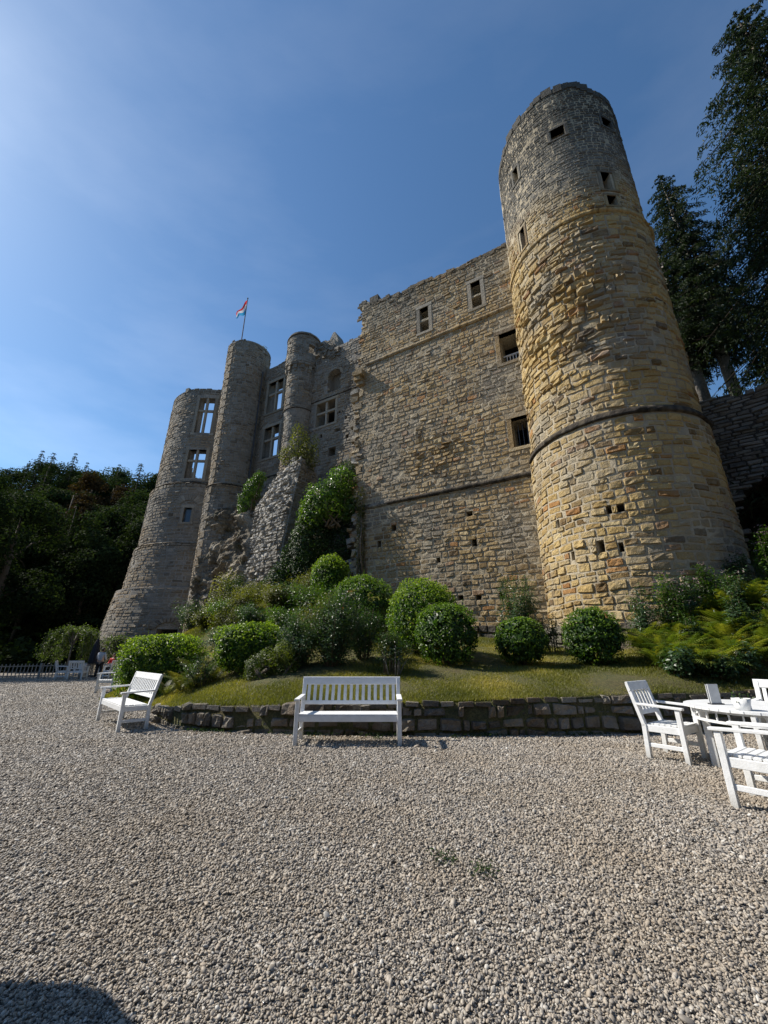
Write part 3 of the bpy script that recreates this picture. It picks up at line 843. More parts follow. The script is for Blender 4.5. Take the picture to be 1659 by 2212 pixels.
# ================================================================== PALACE FRONT (set back) with turret
OB = (.28, 23.0)
bfn = plane_fn(OB)
palace = wthing('palace_wall', (-6.0, 27.3, 10.0), label='grey ruined palace front with cross windows between the turret and the stair tower', cat='wall', group='castle ruin')
BOPS = [(4.5, 6.28, 17.3, 19.35), (10.15, 11.85, 20.35, 23.4), (10.1, 11.75, 16.05, 18.9), (4.3, 4.95, 14.55, 15.25), (6.35, 6.7, 14.75, 15.7), (7.0, 7.35, 23.6, 24.6)]
NICHE = (4.1, 5.35, 20.1, 22.05)
def btop(u): return np.interp(u, [2.5, 3.6, 4.0, 4.8, 5.0, 6.6, 7.2, 8.0, 9.2, 9.4, 12.0, 15], [24.3, 24.1, 24.3, 24.3, 25.1, 25.4, 25.6, 25.8, 25.8, 25.2, 25.1, 25.1]) + .15 * vnoise(np.stack([u * 2.5, u * 0 + 8, u * 0], -1))
BP = [(4.0, 4.2, 17.9, 18.15), (3.4, 3.6, 17.2, 17.5), (5.6, 5.8, 16.3, 16.6), (4.0, 4.5, 16.4, 16.7), (3.2, 3.45, 15.6, 15.9), (6.9, 7.05, 18.3, 18.6)]
def innich(U, V):
    rx = (NICHE[1] - NICHE[0]) / 2; cx = (NICHE[0] + NICHE[1]) / 2; sp_ = NICHE[3] - rx * .9
    return (U > NICHE[0]) & (U < NICHE[1]) & (V > NICHE[2]) & ((V < sp_) | ((((U - cx) / rx) ** 2 + ((V - sp_) / (rx * .9)) ** 2) < 1))
us = cuts(1.5, 16.5, .25, [e for o in BOPS + BP + [NICHE] for e in o[:2]]); us = np.unique(np.concatenate([us, np.arange(4.1, 5.4, .08)]))
vsx = cuts(7.5, 26.6, .3, [e for o in BOPS + BP + [NICHE] for e in o[2:]]); vsx = np.unique(np.concatenate([vsx, np.arange(21.3, 22.1, .07)]))
inr3 = inrects(BOPS + BP)
grid_wall('mortar_core', bfn, us, vsx, lambda U, V: (~inr3(U, V)) & (~innich(U, V)) & (V < btop(U)), 1.0, M['mortar_grey'], palace)
g = Geo(); sbox(g, bfn, 3.9, 5.6, 19.8, 22.4, -.96, -.55); V = np.concatenate(g.v); mobj('niche_back', V, g.faces(), M['greywall'], palace, False, {'tint': np.full(len(V), .3)})
sops = [(o[0] - .2, o[1] + .2, o[2] - .15, o[3] + .2) for o in BOPS[:3]] + BOPS[3:] + BP
dat = masonry(bfn, 1.5, 16, 7.5, 26.4, (.17, .28), (.25, .6), ops=sops, keep=lambda u, v: (v < btop(u)) & ~innich(u, v), nu=4, nv=4, prot=.03, wav=.025, gap=.026, seed=31)
add_stones(palace, dat, M['greywall'])
window(bfn, BOPS[0], M['dressed'], palace, 2, (.58,), sw=.2, mw=.17, proud=.03)
window(bfn, BOPS[1], M['dressed'], palace, 2, (.62,), sw=.24, mw=.19, proud=.05)
window(bfn, BOPS[2], M['dressed'], palace, 2, (.6,), sw=.24, mw=.19, proud=.05)
ring(bfn, 2, 7.5, 19.65, .06, 'string_course', M['string'], palace, 24, .005)
ring(bfn, 8.5, 15, 14.3, .09, 'string_course', M['string'], palace, 24, .005)
for k in range(11):                              # arch stones round the niche
    a0 = PI * k / 11; a1 = PI * (k + 1) / 11; rx = .625; cx = 4.725; sp_ = 22.05 - rx * .9
    pts = []
    for d in (-.3, .05):
        for (rq, a) in ((rx, a0 + .02), (rx, a1 - .02), (rx + .22, a1 - .02), (rx + .22, a0 + .02)):
            pts.append(bfn(np.array(cx + rq * math.cos(a)), np.array(sp_ + rq * .9 * math.sin(a)), np.array(d)))
    mobj('arch_stone', np.array(pts), BOXF, M['dressed'], palace, False, {'tint': np.full(8, random.random())})
# inner wall and added floor slabs keep the right window dark, low back wall behind the two open windows
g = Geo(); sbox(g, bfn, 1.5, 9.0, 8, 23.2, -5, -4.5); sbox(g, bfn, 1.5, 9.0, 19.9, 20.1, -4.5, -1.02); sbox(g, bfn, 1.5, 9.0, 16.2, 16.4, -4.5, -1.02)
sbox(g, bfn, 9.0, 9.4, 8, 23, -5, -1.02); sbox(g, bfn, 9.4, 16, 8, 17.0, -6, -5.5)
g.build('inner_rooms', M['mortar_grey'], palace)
g = Geo()                                        # diagonal stair beams seen through the upper open window
for k in range(5): sbox(g, bfn, 10.1, 10.7, 21.1 + k * .42, 21.2 + k * .42, -2.2 - k * .15, -1.8 - k * .15)
g.build('stair_beams', M['metal'], palace)
# broken masonry right of the turret top and the gabled cap
for k in range(70):
    u = rr.uniform(4.4, 7.4); v = rr.uniform(22.9, 24.2) + (u - 4.4) * .5; sx, sz = rr.uniform(.1, .24), rr.uniform(.06, .13)
    g = Geo(); sbox(g, bfn, u - sx, u + sx, v - sz, v + sz, -.4, rr.uniform(.02, .22))
    V = np.concatenate(g.v) + rr.normal(0, .03, (8, 3))
    mobj('torn_stone', V, g.faces(), M['greywall'], palace, False, {'tint': np.full(8, rr.random() * .5)})
g = Geo()
pr = [(5.0, 24.9), (6.15, 24.9), (6.15, 25.3), (5.55, 26.5), (5.35, 26.5), (5.0, 25.6)]
v = [bfn(np.array(a), np.array(b), np.array(d)) for d in (-1.6, -.55) for a, b in pr]
g.add(v, [np.array([[i, (i + 1) % 6, 6 + (i + 1) % 6, 6 + i] for i in range(6)] + [[0, 1, 2, 3], [3, 4, 5, 0], [6, 7, 8, 9], [9, 10, 11, 6]])])
V = np.concatenate(g.v); mobj('gable_stub', V, g.faces(), M['white'], palace, False, {'tint': np.full(len(V), .3)})

# turret on corbels
tb = math.radians(-13.9); dT = 27.9
CT = (dT * math.sin(tb), dT * math.cos(tb))
def turf(v): return 1.22 + np.where(v > 22.9, .17, 0) - np.where(v < 18.9, .10, 0)
ufn = cyl_fn(CT, .9, turf)
turret = wthing('turret', (CT[0], CT[1], 12.5), label='slim round turret on corbels halfway along the palace front', cat='tower', group='castle ruin')
UOPS = [(R(-62) * .9 + 2 * PI * .9, R(-38) * .9 + 2 * PI * .9, 24.1, 25.0)]
us = cuts(0, 2 * PI * .9, .2, [e for o in UOPS for e in o[:2]]); vsx = cuts(11.5, 26.9, .4, [24.1, 25.0, 22.9, 18.9])
inr4 = inrects(UOPS)
def utop(u): return 26.0 + .08 * np.sin(u * 5)
grid_wall('mortar_core', ufn, us, vsx, lambda U, V: (~inr4(U, V)) & (V < utop(U)), .35, M['mortar_grey'], turret)
dat = masonry(ufn, R(170) * .9, R(380) * .9, 12, 26.8, (.17, .27), (.2, .42), ops=UOPS, keep=lambda u, v: v < utop(u), nu=4, nv=4, prot=.024, seed=41)
add_stones(turret, dat, M['greywall'], nmax=250)
ring(ufn, 0, 2 * PI * .9, 18.95, .06, 'string_course', M['string'], turret, 30)
ring(ufn, 0, 2 * PI * .9, 25.85, .07, 'coping', M['string'], turret, 30)
for k in range(14):
    u = .9 * 2 * PI * k / 14
    g = Geo(); sbox(g, ufn, u - .09, u + .09, 22.55, 22.88, -.1, .17); sbox(g, ufn, u - .07, u + .07, 22.35, 22.55, -.1, .09)
    V = np.concatenate(g.v); mobj('corbel', V, g.faces(), M['greywall'], turret, False, {'tint': np.full(len(V), random.random())})

# ================================================================== STAIR TOWER (slim) + flag
SC = (-12.3, 29.6)
def srf(v): return 1.72 + np.where(v < 13.5, .10 + .012 * (13.5 - v), 0) + .010 * (v - 13)
sfn = cyl_fn(SC, 1.8, srf)
stair = wthing('stair_tower', (SC[0], SC[1], 1.0), label='slender round stair tower carrying the flagpole', cat='tower', group='castle ruin')
us = cuts(0, 2 * PI * 1.8, .3); vsx = cuts(1, 27.6, .5, [13.5])
def stop_(u): return 27.1 + .15 * np.sin(u * 1.1) + .1 * vnoise(np.stack([u * 2, u * 0 + 4, u * 0], -1))
grid_wall('mortar_core', sfn, us, vsx, lambda U, V: V < stop_(U), .8, M['mortar_grey'], stair)
dat = masonry(sfn, R(165) * 1.8, R(375) * 1.8, 1, 27.4, (.17, .29), (.22, .6), keep=lambda u, v: v < stop_(u), nu=4, nv=4, prot=.024, seed=51, wav=.03)
add_stones(stair, dat, M['greybrown'])
ring(sfn, 0, 2 * PI * 1.8, 13.5, .08, 'string_course', M['string'], stair, 40)
g = Geo(); tube(g, [tuple(sfn(np.array(R(-28) * 1.8), np.array(v), np.array(.12))) for v in np.linspace(13, 24.5, 12)], .05)
g.build('drain_pipe', M['metal'], stair)
g = Geo(); pts = [tuple(sfn(np.array(R(-52) * 1.8), np.array(v), np.array(.10))) for v in np.linspace(1.4, 10.6, 10)]
pts += [tuple(sfn(np.array(R(-46) * 1.8), np.array(10.8), np.array(.16))), tuple(sfn(np.array(R(-20) * 1.8), np.array(11.3), np.array(.5)))]
tube(g, pts, .05); g.build('drain_pipe', M['metal'], stair)
# vertical chain of offset edge stones on the left flank
for k in range(34):
    v = 3 + k * .7; g = Geo(); sbox(g, sfn, R(-128 if k % 2 else -124) * 1.8, R(-116) * 1.8, v, v + .5, -.05, .055)
    V = np.concatenate(g.v); mobj('quoin', V, g.faces(), M['greybrown'], stair, False, {'tint': np.full(len(V), .6)})
FP = (-12.95, 28.9)
fl = wthing('flag', (FP[0], FP[1], 27.0), label='red, white and light blue flag on a thin pole above the stair tower', cat='flag')
g = Geo(); tube(g, [(FP[0], FP[1], 26.4), (FP[0], FP[1], 33.1)], [.05, .035], 8); g.build('pole', m_simple('weathered_pole', (.16, .13, .13), .9, .1, 10, spec=.1), fl)
g = Geo(); lathe(g, [(.001, .12), (.07, .06), (.07, 0), (.001, -.04)], (FP[0], FP[1], 33.1), 8); g.build('finial', M['metal'], fl)
nx, ny = 18, 16
a = np.linspace(0, 1, nx); b = np.linspace(0, 1, ny); A, B = np.meshgrid(a, b, indexing='ij')
# a limp flag: hoist at the pole, fly hanging down and left
FX = FP[0] - .03 - A * .78 + .03 * np.sin(A * 7 + B * 2); FZ = 32.9 - B * 1.7 * (1 - .72 * A) - A * 1.85; FY = FP[1] - .1 * np.sin(A * 9 + B * 3) - .15 * A
Vf = np.stack([FX, FY, FZ], -1).reshape(-1, 3)
idx = np.arange(nx * ny).reshape(nx, ny)
def stripe(j0, j1, colr, nm):
    sub = idx[:, j0:j1 + 1]; F = np.stack([sub[:-1, :-1], sub[1:, :-1], sub[1:, 1:], sub[:-1, 1:]], -1).reshape(-1, 4)
    us_ = np.unique(F); mp = np.zeros(nx * ny, int); mp[us_] = np.arange(len(us_))
    mt = m_leaf(nm + '_cloth', colr, colr, colr, .8, .45, .1, (1, 1, 1))
    mobj('stripe', Vf[us_], mp[F], mt, fl, True, {'tint': np.full(len(us_), .5)}, label=nm + ' stripe of the flag')
stripe(0, 5, (.70, .05, .05), 'red'); stripe(5, 10, (.75, .72, .74), 'white'); stripe(10, 15, (.06, .35, .62), 'light blue')

# ================================================================== FAR LEFT TOWER
DF = 41.0; FB = R(-24.7)
FC = (DF * math.sin(FB), DF * math.cos(FB))
RV = [0, 2.0, 6.15, 6.2, 9.9, 9.95, 15.4, 15.45, 27]
RR = [7.35, 7.05, 6.45, 6.05, 5.75, 5.55, 5.45, 5.15, 5.05]
frf = lambda v: np.interp(v, RV, RR)
F0 = 5.3
ffn = cyl_fn(FC, F0, frf)
far = wthing('corner_tower', (FC[0], FC[1], 0.0), label='broad roofless corner tower with stepped battered base, leftmost part of the castle', cat='tower', group='castle ruin')
def fa(a): return R(a % 360) * F0
FOPS = [(fa(-94.5), fa(-78), 20.5, 24.3), (fa(-96), fa(-78.5), 15.9, 18.75), (fa(-88), fa(-81.5), 11.7, 13.0), (fa(-86), fa(-74), 0.0, 3.0)]
BACKL = 19.6
def ftop(u):
    th = np.degrees(u / F0) % 360
    back = (th > 20) & (th < 165)
    return np.where(back, BACKL + .6 * np.sin(th * .13), 25.45 + .12 * np.sin(u * .9)) + .12 * vnoise(np.stack([u * 1.5, u * 0 + 2, u * 0], -1))
us = cuts(0, 2 * PI * F0, .45, [e for o in FOPS for e in o[:2]]); vsx = cuts(0, 26.2, .45, [e for o in FOPS for e in o[2:]] + [6.15, 6.2, 9.9, 9.95, 15.4, 15.45])
inr5 = inrects(FOPS)
grid_wall('mortar_core', ffn, us, vsx, lambda U, V: (~inr5(U, V)) & (V < ftop(U)), .9, M['mortar_grey'], far)
sops = [(o[0] - .25, o[1] + .25, o[2] - .15, o[3] + .25) for o in FOPS[:3]] + [FOPS[3]]
dat = masonry(ffn, R(150) * F0, R(330) * F0, 0, 26, (.19, .33), (.28, .75), ops=sops, keep=lambda u, v: v < ftop(u), nu=4, nv=4, prot=.026, gap=.035, seed=61, wav=.03)
add_stones(far, dat, M['far'])
window(ffn, FOPS[0], M['dressed'], far, 2, (.64,), sw=.26, mw=.20, proud=.04)
window(ffn, FOPS[1], M['dressed'], far, 2, (.62,), sw=.26, mw=.20, proud=.04)
window(ffn, FOPS[2], M['dressed'], far, 1, (), sw=.2, proud=.04, glass=M['glass'])
ring(ffn, R(140) * F0, R(345) * F0, 15.5, .09, 'string_course', M['string'], far, 50)
for k in range(13):
    a0 = PI * k / 13; a1 = PI * (k + 1) / 13; cu = fa(-80); rx = .62
    pts = [ffn(np.array(cu + rq * math.cos(a)), np.array(3.0 + rq * .8 * math.sin(a)), np.array(d)) for d in (-.3, .12) for rq, a in ((rx, a0 + .02), (rx, a1 - .02), (rx + .4, a1 - .02), (rx + .4, a0 + .02))]
    mobj('arch_stone', np.array(pts), BOXF, M['far'], far, False, {'tint': np.full(8, random.random())})
for k in range(9):                               # relieving arch over the small window
    a0 = PI * (.12 + .76 * k / 9); a1 = PI * (.12 + .76 * (k + 1) / 9); cu = fa(-84.7)
    pts = [ffn(np.array(cu + rq * math.cos(a)), np.array(13.1 + rq * .8 * math.sin(a)), np.array(d)) for d in (-.1, .06) for rq, a in ((.75, a0 + .02), (.75, a1 - .02), (1.35, a1 - .02), (1.35, a0 + .02))]
    mobj('arch_stone', np.array(pts), BOXF, M['dressed'], far, False, {'tint': np.full(8, random.random())})

# link wall between corner tower and stair tower, mostly hidden
# ================================================================== BUTTRESS WALL (pale, curved)
def but_fn(u, v, d):
    """curved face: u 0 = right (near) edge, growing to the left and turning back; leans back with height"""
    u, v, d = np.broadcast_arrays(u, v, d); u = u.astype(float); v = v.astype(float)
    th = R(34) + u * R(4)                       # direction of travel, measured from -x towards +y
    X = -5.3 - (np.sin(th) - math.sin(R(34))) / R(4); Y = 22.9 + (math.cos(R(34)) - np.cos(th)) / R(4)
    nx, ny = -np.sin(th), -np.cos(th)
    q = d + .10 * (13 - v)
    return np.stack([X + nx * q - .05 * (13 - v), Y + ny * q, v], -1)
buttress = wthing('buttress_wall', (-6.3, 22.3, 4.0), label='pale curved buttress wall rising from the rock below the palace front', cat='wall', group='castle ruin')
def butop(u): return np.interp(u, [0, .8, 1.8, 3.0, 4.6], [13.3, 13.1, 12.6, 11.6, 10.2]) + .25 * vnoise(np.stack([u * 3, u * 0 + 1, u * 0], -1))
us = cuts(0, 4.6, .2); vsx = cuts(3.6, 13.6, .25)
grid_wall('mortar_core', but_fn, us, vsx, lambda U, V: (V < butop(U)) & (V > 4.2 + .5 * np.sin(U * 3)), 1.2, M['mortar'], buttress)
dat = masonry(but_fn, 0, 4.6, 4.2, 13.4, (.14, .24), (.18, .45), keep=lambda u, v: v < butop(u), nu=5, nv=4, prot=.08, rough=.8, gap=.022, seed=71)
add_stones(buttress, dat, M['white'])
q0 = but_fn(np.array(0.), np.array(4.), np.array(0.))
def bs_fn(u, v, d):                              # right flank going back, greyer stones stand in for its shade
    u, v, d = np.broadcast_arrays(u, v, d)
    p = but_fn(np.zeros(u.shape), v, np.zeros(u.shape)); p[..., 0] += u * .60 + (d + .05) * .80; p[..., 1] += u * .80 - (d + .05) * .60
    return p
us = cuts(0, 1.6, .3); grid_wall('flank_core', bs_fn, us, vsx, lambda U, V: V < 13.1 - U * .5, .3, M['mortar_grey'], buttress)
dat = masonry(bs_fn, 0, 1.6, 4.2, 13, (.16, .26), (.2, .5), keep=lambda u, v: v < 13.1 - u * .5, nu=4, nv=4, prot=.04, seed=72)
add_stones(buttress, dat, M['greywall'], 'flank_stone', 60, jname='flank_stonework')

# ================================================================== ROCK FACE
m, t, out = new_mat('castle_rock'); s = N(t); p = s.pos()
n1 = s.noise(p, .7, 6, .6); n2 = s.noise(p, 5, 6, .65)
c = s.ramp(n1, [(.3, (.09, .08, .065)), (.45, (.20, .175, .135)), (.58, (.36, .31, .235)), (.72, (.46, .43, .37))])
c = s.mix(s.maprange(n2, .45, .7, 0, .7), c, (.07, .062, .05))
c = s.mix(s.maprange(s.noise(p, 1.6, 5), .55, .68, 0, .6), c, (.055, .06, .025))
bs = s.n('BsdfPrincipled', {'Base Color': c, 'Roughness': .95, 'Specular IOR Level': .15, 'Normal': s.bump(n2, .25)})
t.links.new(bs.outputs[0], out.inputs[0]); M['rock'] = m
def rock_strip(name, pts, top, bot, depth, nu=120, nv=90, amp=.7, seedk=0):
    """cliff following a plan polyline, blocky jointed relief"""
    px, py = resample(np.array([p[0] for p in pts]), np.array([p[1] for p in pts]), nu)
    tx = np.gradient(px); ty = np.gradient(py); l = np.hypot(tx, ty); nx_, ny_ = ty / l, -tx / l
    tq = np.interp(np.linspace(0, 1, nu), np.linspace(0, 1, len(top)), top); bq = np.interp(np.linspace(0, 1, nu), np.linspace(0, 1, len(bot)), bot)
    k = np.linspace(0, 1, nv)[None]
    Zr = bq[:, None] * (1 - k) + tq[:, None] * k
    ss = np.cumsum(l)[:, None] + Zr * 0
    w1 = fbm(np.stack([ss * .5, Zr * .5, ss * 0 + seedk], -1)) * .8
    blk = np.stack([np.floor(ss * .75 + w1), np.floor(Zr * .55 + w1 * .7 + np.floor(ss * .75) * .37), ss * 0 + seedk], -1)
    bh = vnoise(blk * 3.7)
    dd = amp * (.75 * bh + .55 * fbm(np.stack([ss * .8, Zr * 1.4, ss * 0 + 9 + seedk], -1)) + .12 * fbm(np.stack([ss * 4, Zr * 7, ss * 0], -1))) + depth * (1 - k) ** 1.4
    Xr = px[:, None] + nx_[:, None] * dd; Yr = py[:, None] + ny_[:, None] * dd
    V = np.stack([Xr, Yr, Zr], -1)
    # top shelf going back
    Vt = np.stack([px - nx_ * 4, py - ny_ * 4, tq + .3], -1)[:, None]
    V = np.concatenate([V, Vt], 1)
    idx = np.arange(V.shape[0] * V.shape[1]).reshape(V.shape[:2])
    F = np.stack([idx[:-1, :-1], idx[1:, :-1], idx[1:, 1:], idx[:-1, 1:]], -1).reshape(-1, 4)
    return mobj(name, V, F, M['rock'], None, False, kind='structure')
rock_strip('rock_face', [(-13.0, 28.4), (-11.4, 27.8), (-10.0, 26.8), (-9.0, 25.4), (-8.2, 24.2), (-7.2, 23.2)], [11.2, 11.4, 11.6, 10.4, 7.0, 5.6], [1.2, 1.6, 2.2, 2.6, 3.0, 3.2], 1.2, amp=.75)
rock_strip('rock_ledge', [(-8.8, 22.6), (-7.4, 21.6), (-6.2, 21.3), (-4.8, 21.6), (-3.0, 21.8), (.8, 22.0)], [4.4, 5.0, 5.2, 5.6, 6.2, 6.0], [1.9, 2.9, 3.6, 4.0, 4.0, 4.0], .6, amp=.45, seedk=4)
rock_strip('rock_core', [(-14, 31), (-8, 27.6), (-3, 24.2), (3, 21.8)], [12.5, 13.0, 11.5, 9.5], [0, 2, 3, 2], .5, amp=.5, seedk=7)

# ================================================================== RIGHT SHADED WALL
rw0 = np.array([12.6, 15.6]); rw1 = np.array([19.8, 9.8]); rd = (rw1 - rw0); RL = np.linalg.norm(rd); rd = rd / RL
rfn = plane_fn(tuple(rw0), np.array([rd[0], rd[1], 0.]), np.array([rd[1], -rd[0], 0.]))
rwall = wthing('outer_wall', ((rw0[0] + rw1[0]) / 2, (rw0[1] + rw1[1]) / 2, 2.5), label='dark shaded rubble wall with an arched opening behind the round tower', cat='wall')
def rarch(U, V):
    cx, rx, spn = 3.6, 2.2, 6.2
    return (abs(U - cx) < rx) & ((V < spn) | ((((U - cx) / rx) ** 2 + ((V - spn) / 1.7) ** 2) < 1))
def rtop(u): return 11.7 - .05 * u + .2 * vnoise(np.stack([u * 1.5, u * 0 + 6, u * 0], -1))
us = cuts(-3, 12, .18); vsx = cuts(1.5, 12.4, .2)
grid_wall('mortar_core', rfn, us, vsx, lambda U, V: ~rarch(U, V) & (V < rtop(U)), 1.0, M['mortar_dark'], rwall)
dat = masonry(rfn, -3, 12, 1.5, 12.3, (.12, .2), (.3, .8), keep=lambda u, v: (~rarch(u, v)) & (v < rtop(u)), nu=4, nv=4, prot=.05, seed=81)
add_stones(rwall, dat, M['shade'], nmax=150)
# vault behind the arch
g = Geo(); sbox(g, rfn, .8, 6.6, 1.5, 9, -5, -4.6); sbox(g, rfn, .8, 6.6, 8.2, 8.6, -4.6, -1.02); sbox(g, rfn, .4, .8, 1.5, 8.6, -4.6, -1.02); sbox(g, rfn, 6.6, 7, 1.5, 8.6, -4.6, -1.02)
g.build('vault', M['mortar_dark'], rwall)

# ================================================================== GARDEN RETAINING WALL
i0 = 5; px, py = resample(EX[i0:], EY[i0:], 400)
dl = np.concatenate([[0], np.cumsum(np.hypot(np.diff(px), np.diff(py)))]); GL = dl[-1]
tx = np.gradient(px, dl); ty = np.gradient(py, dl)
def gfn(u, v, d):
    u, v, d = np.broadcast_arrays(u, v, d)
    X = np.interp(u, dl, px); Y = np.interp(u, dl, py); a = np.interp(u, dl, tx); b = np.interp(u, dl, ty); l = np.hypot(a, b)
    d2 = d - .06 * v
    return np.stack([X + b / l * d2, Y - a / l * d2, v.astype(float)], -1)
gw = wthing('garden_wall', (0.6, 7.75, 0.0), label='low curved retaining wall of dark brown stones holding up the lawn', cat='wall')
def gtop(u): return np.interp(u, [0, 2.5, 4.5, 7, 10, 14, 30], [.17, .40, .45, .52, .60, .67, .72]) + .02 * np.sin(u * 3)
us = cuts(0, GL, .2); vsx = cuts(-.1, .8, .06)
grid_wall('mortar_core', gfn, us, vsx, lambda U, V: V < gtop(U) - .03, .35, M['mortar_dark'], gw, d0=-.02, jit=.004)
dat = masonry(gfn, 0, 20, -.06, .8, (.11, .22), (.12, .50), keep=lambda u, v: v < gtop(u) - .03, nu=6, nv=5, prot=.042, rough=.6, wav=.03, gap=.018, seed=91)
add_stones(gw, dat, M['gardenwall'], nmax=300)
for k in range(60):                              # flat cap stones
    u = .2 + k * .31; h = float(gtop(np.array(u))) - .02; L_ = random.uniform(.22, .29)
    g = Geo(); sbox(g, gfn, u, u + L_, h - .045, h + random.uniform(.02, .04), -.36, .05 + random.uniform(-.015, .02))
    V = np.concatenate(g.v) + rr.normal(0, .006, (8, 3))
    mobj('cap_stone', V, g.faces(), M['gardenwall'], gw, False, {'tint': np.full(8, random.random())})

# ================================================================== FURNITURE
def seat_furniture(name, width, nsl, nplank, label, cat, group=None, mat=None, back_h=.93, label2=None):
    mat = mat or M['paint']
    t_ = empty(name, (0, 0, 0), label=label, cat=cat, group=group)
    hw = width / 2; D = .52; lg = .062
    for sx in (-1, 1):
        x = sx * (hw - lg / 2)
        part_beam('leg', mat, t_, (x, -D / 2 + lg / 2, 0), (x, -D / 2 + lg / 2, .635), lg, .058)
        # rear leg and back post in one bent piece
        g = Geo(); beam(g, (x, D / 2 - .03, 0), (x, D / 2 - .045, .42), lg, .058); beam(g, (x, D / 2 - .045, .40), (x, D / 2 + .085, back_h), lg, .05)
        g.build('leg', mat, t_)
        g = Geo(); xx = x + sx * .006
        beam(g, (xx, -D / 2 - .035, .648), (xx, D / 2 - .0, .672), .082, .028); g.build('armrest', mat, t_)
        part_beam('side_rail', mat, t_, (x, -D / 2 + lg, .375), (x, D / 2 - .07, .375), .03, .085)
        part_beam('stretcher', mat, t_, (x, -D / 2 + lg, .17), (x, D / 2 - .06, .17), .028, .05)
    part_beam('front_rail', mat, t_, (-hw + lg, -D / 2 + .035, .375), (hw - lg, -D / 2 + .035, .375), .028, .085, side=(0, 1, 0))
    part_beam('rear_rail', mat, t_, (-hw + lg, D / 2 - .05, .375), (hw - lg, D / 2 - .05, .375), .028, .07, side=(0, 1, 0))
    for k in range(nplank):
        y = -D / 2 + .02 + (D - .09) * (k + .5) / nplank; wd = (D - .09) / nplank - .010
        g = Geo(); beam(g, (-hw + (.065 if k > 0 else .064), y, .43 - .008 * k / nplank), (hw - (.065 if k > 0 else .064), y, .43 - .008 * k / nplank), wd, .022, side=(0, 1, 0)); g.build('seat_plank', mat, t_)
    def bp(z): return D / 2 - .045 + (z - .40) / (back_h - .40) * .13
    up = Vector((0, .13, back_h - .40)).normalized()
    g = Geo(); beam(g, (-hw - .005, bp(back_h - .04), back_h - .035), (hw + .005, bp(back_h - .04), back_h - .035), .034, .125, side=tuple(Vector((0, 1, -.24)).normalized()), ch=.007); g.build('top_rail', mat, t_)
    g = Geo(); beam(g, (-hw + lg, bp(.56), .56), (hw - lg, bp(.56), .56), .026, .06, side=tuple(Vector((0, 1, -.24)).normalized())); g.build('lower_rail', mat, t_)
    for k in range(nsl):
        x = -hw + lg + (2 * hw - 2 * lg) * (k + .5) / nsl * 1.0
        wd = min(.052, (2 * hw - 2 * lg) / nsl * .5)
        part_beam('slat', mat, t_, (x, bp(.585), .585), (x, bp(back_h - .09), back_h - .09), wd, .018)
    return t_
def place(o, x, y, rz, z=0):
    o.location = (x, y, z); o.rotation_euler = (0, 0, rz); return o
def heading(h): return PI - R(h)

GB = 'white garden benches and armchairs'
bench = seat_furniture('garden_bench', 1.68, 15, 4, 'long white slatted bench facing the viewer in front of the garden wall', 'bench', GB)
place(bench, -.565, 7.21, 0)
bench2 = copy_tree(bench, (-5.25, 8.88, 0), heading(-133.8), (1.1, 1, 1), 'long white slatted bench turned sideways at the left end of the garden wall')
chair = seat_furniture('garden_armchair', .62, 5, 6, 'white armchair left of the round table, its back toward the garden wall', 'chair', GB)
place(chair, 3.98, 6.20, heading(144))
c2 = copy_tree(chair, (3.62, 4.36, 0), heading(-36), None, 'white armchair nearest the viewer, cut by the right edge')
c3 = copy_tree(chair, (5.80, 6.45, 0), heading(-125), None, 'white armchair behind the round table at the far right edge')
c4 = copy_tree(chair, (-10.15, 15.75, 0), heading(-120), None, 'white armchair half hidden by the clipped hedge on the left')
c5 = copy_tree(chair, (-17.5, 23.3, 0), heading(60), None, 'leftmost white chair close to the white picket fence')
c6 = copy_tree(chair, (-16.55, 23.2, 0), heading(-5), (1.25, 1, 1), 'wide white chair seen from behind beside the standing person')
c7 = copy_tree(chair, (-15.2, 23.9, 0), heading(-70), None, 'white chair in front of the seated person in red')

# round slatted table
TX, TY = 4.66, 5.42
tab = empty('round_table', (TX, TY, 0), label='round white slatted wooden table with curved rail on the right', cat='table')
rt = .80
rows = 15; pitch = 2 * rt / rows
for k in range(rows):
    y = -rt + pitch * (k + .5)
    g = Geo(); m0 = 8
    ya, yb = y - pitch / 2 + .004, y + pitch / 2 - .004
    # plank clipped by the circle, as a polygon prism
    top = []
    for yy in (ya, (ya + yb) / 2, yb): top.append(math.sqrt(max(rt * rt - yy * yy, .01)))
    pr_ = [(-top[0], ya), (top[0], ya), (top[1], (ya + yb) / 2), (top[2], yb), (-top[2], yb), (-top[1], (ya + yb) / 2)]
    v = [(x_, y_, z_) for z_ in (.705, .73) for x_, y_ in pr_]
    g.add(v, np.array([[i, (i + 1) % 6, 6 + (i + 1) % 6, 6 + i] for i in range(6)] + [[5, 2, 1, 0], [5, 4, 3, 2], [6, 7, 8, 11], [8, 9, 10, 11]]))
    g.build('top_plank', M['paint'], tab)
def arc_band(r0, r1, z0, z1, nm, nseg=40):
    g = Geo()
    th = np.linspace(0, 2 * PI, nseg + 1)[:-1]
    v = [(r * math.cos(a), r * math.sin(a), z) for r, z in ((r0, z0), (r1, z0), (r1, z1), (r0, z1)) for a in th]
    f = [[q * nseg + k, q * nseg + (k + 1) % nseg, ((q + 1) % 4) * nseg + (k + 1) % nseg, ((q + 1) % 4) * nseg + k] for q in range(4) for k in range(nseg)]
    g.add(v, np.array(f)); return g.build(nm, M['paint'], tab)
arc_band(.70, .73, .675, .70, 'upper_hoop'); arc_band(.69, .735, .565, .59, 'lower_hoop')
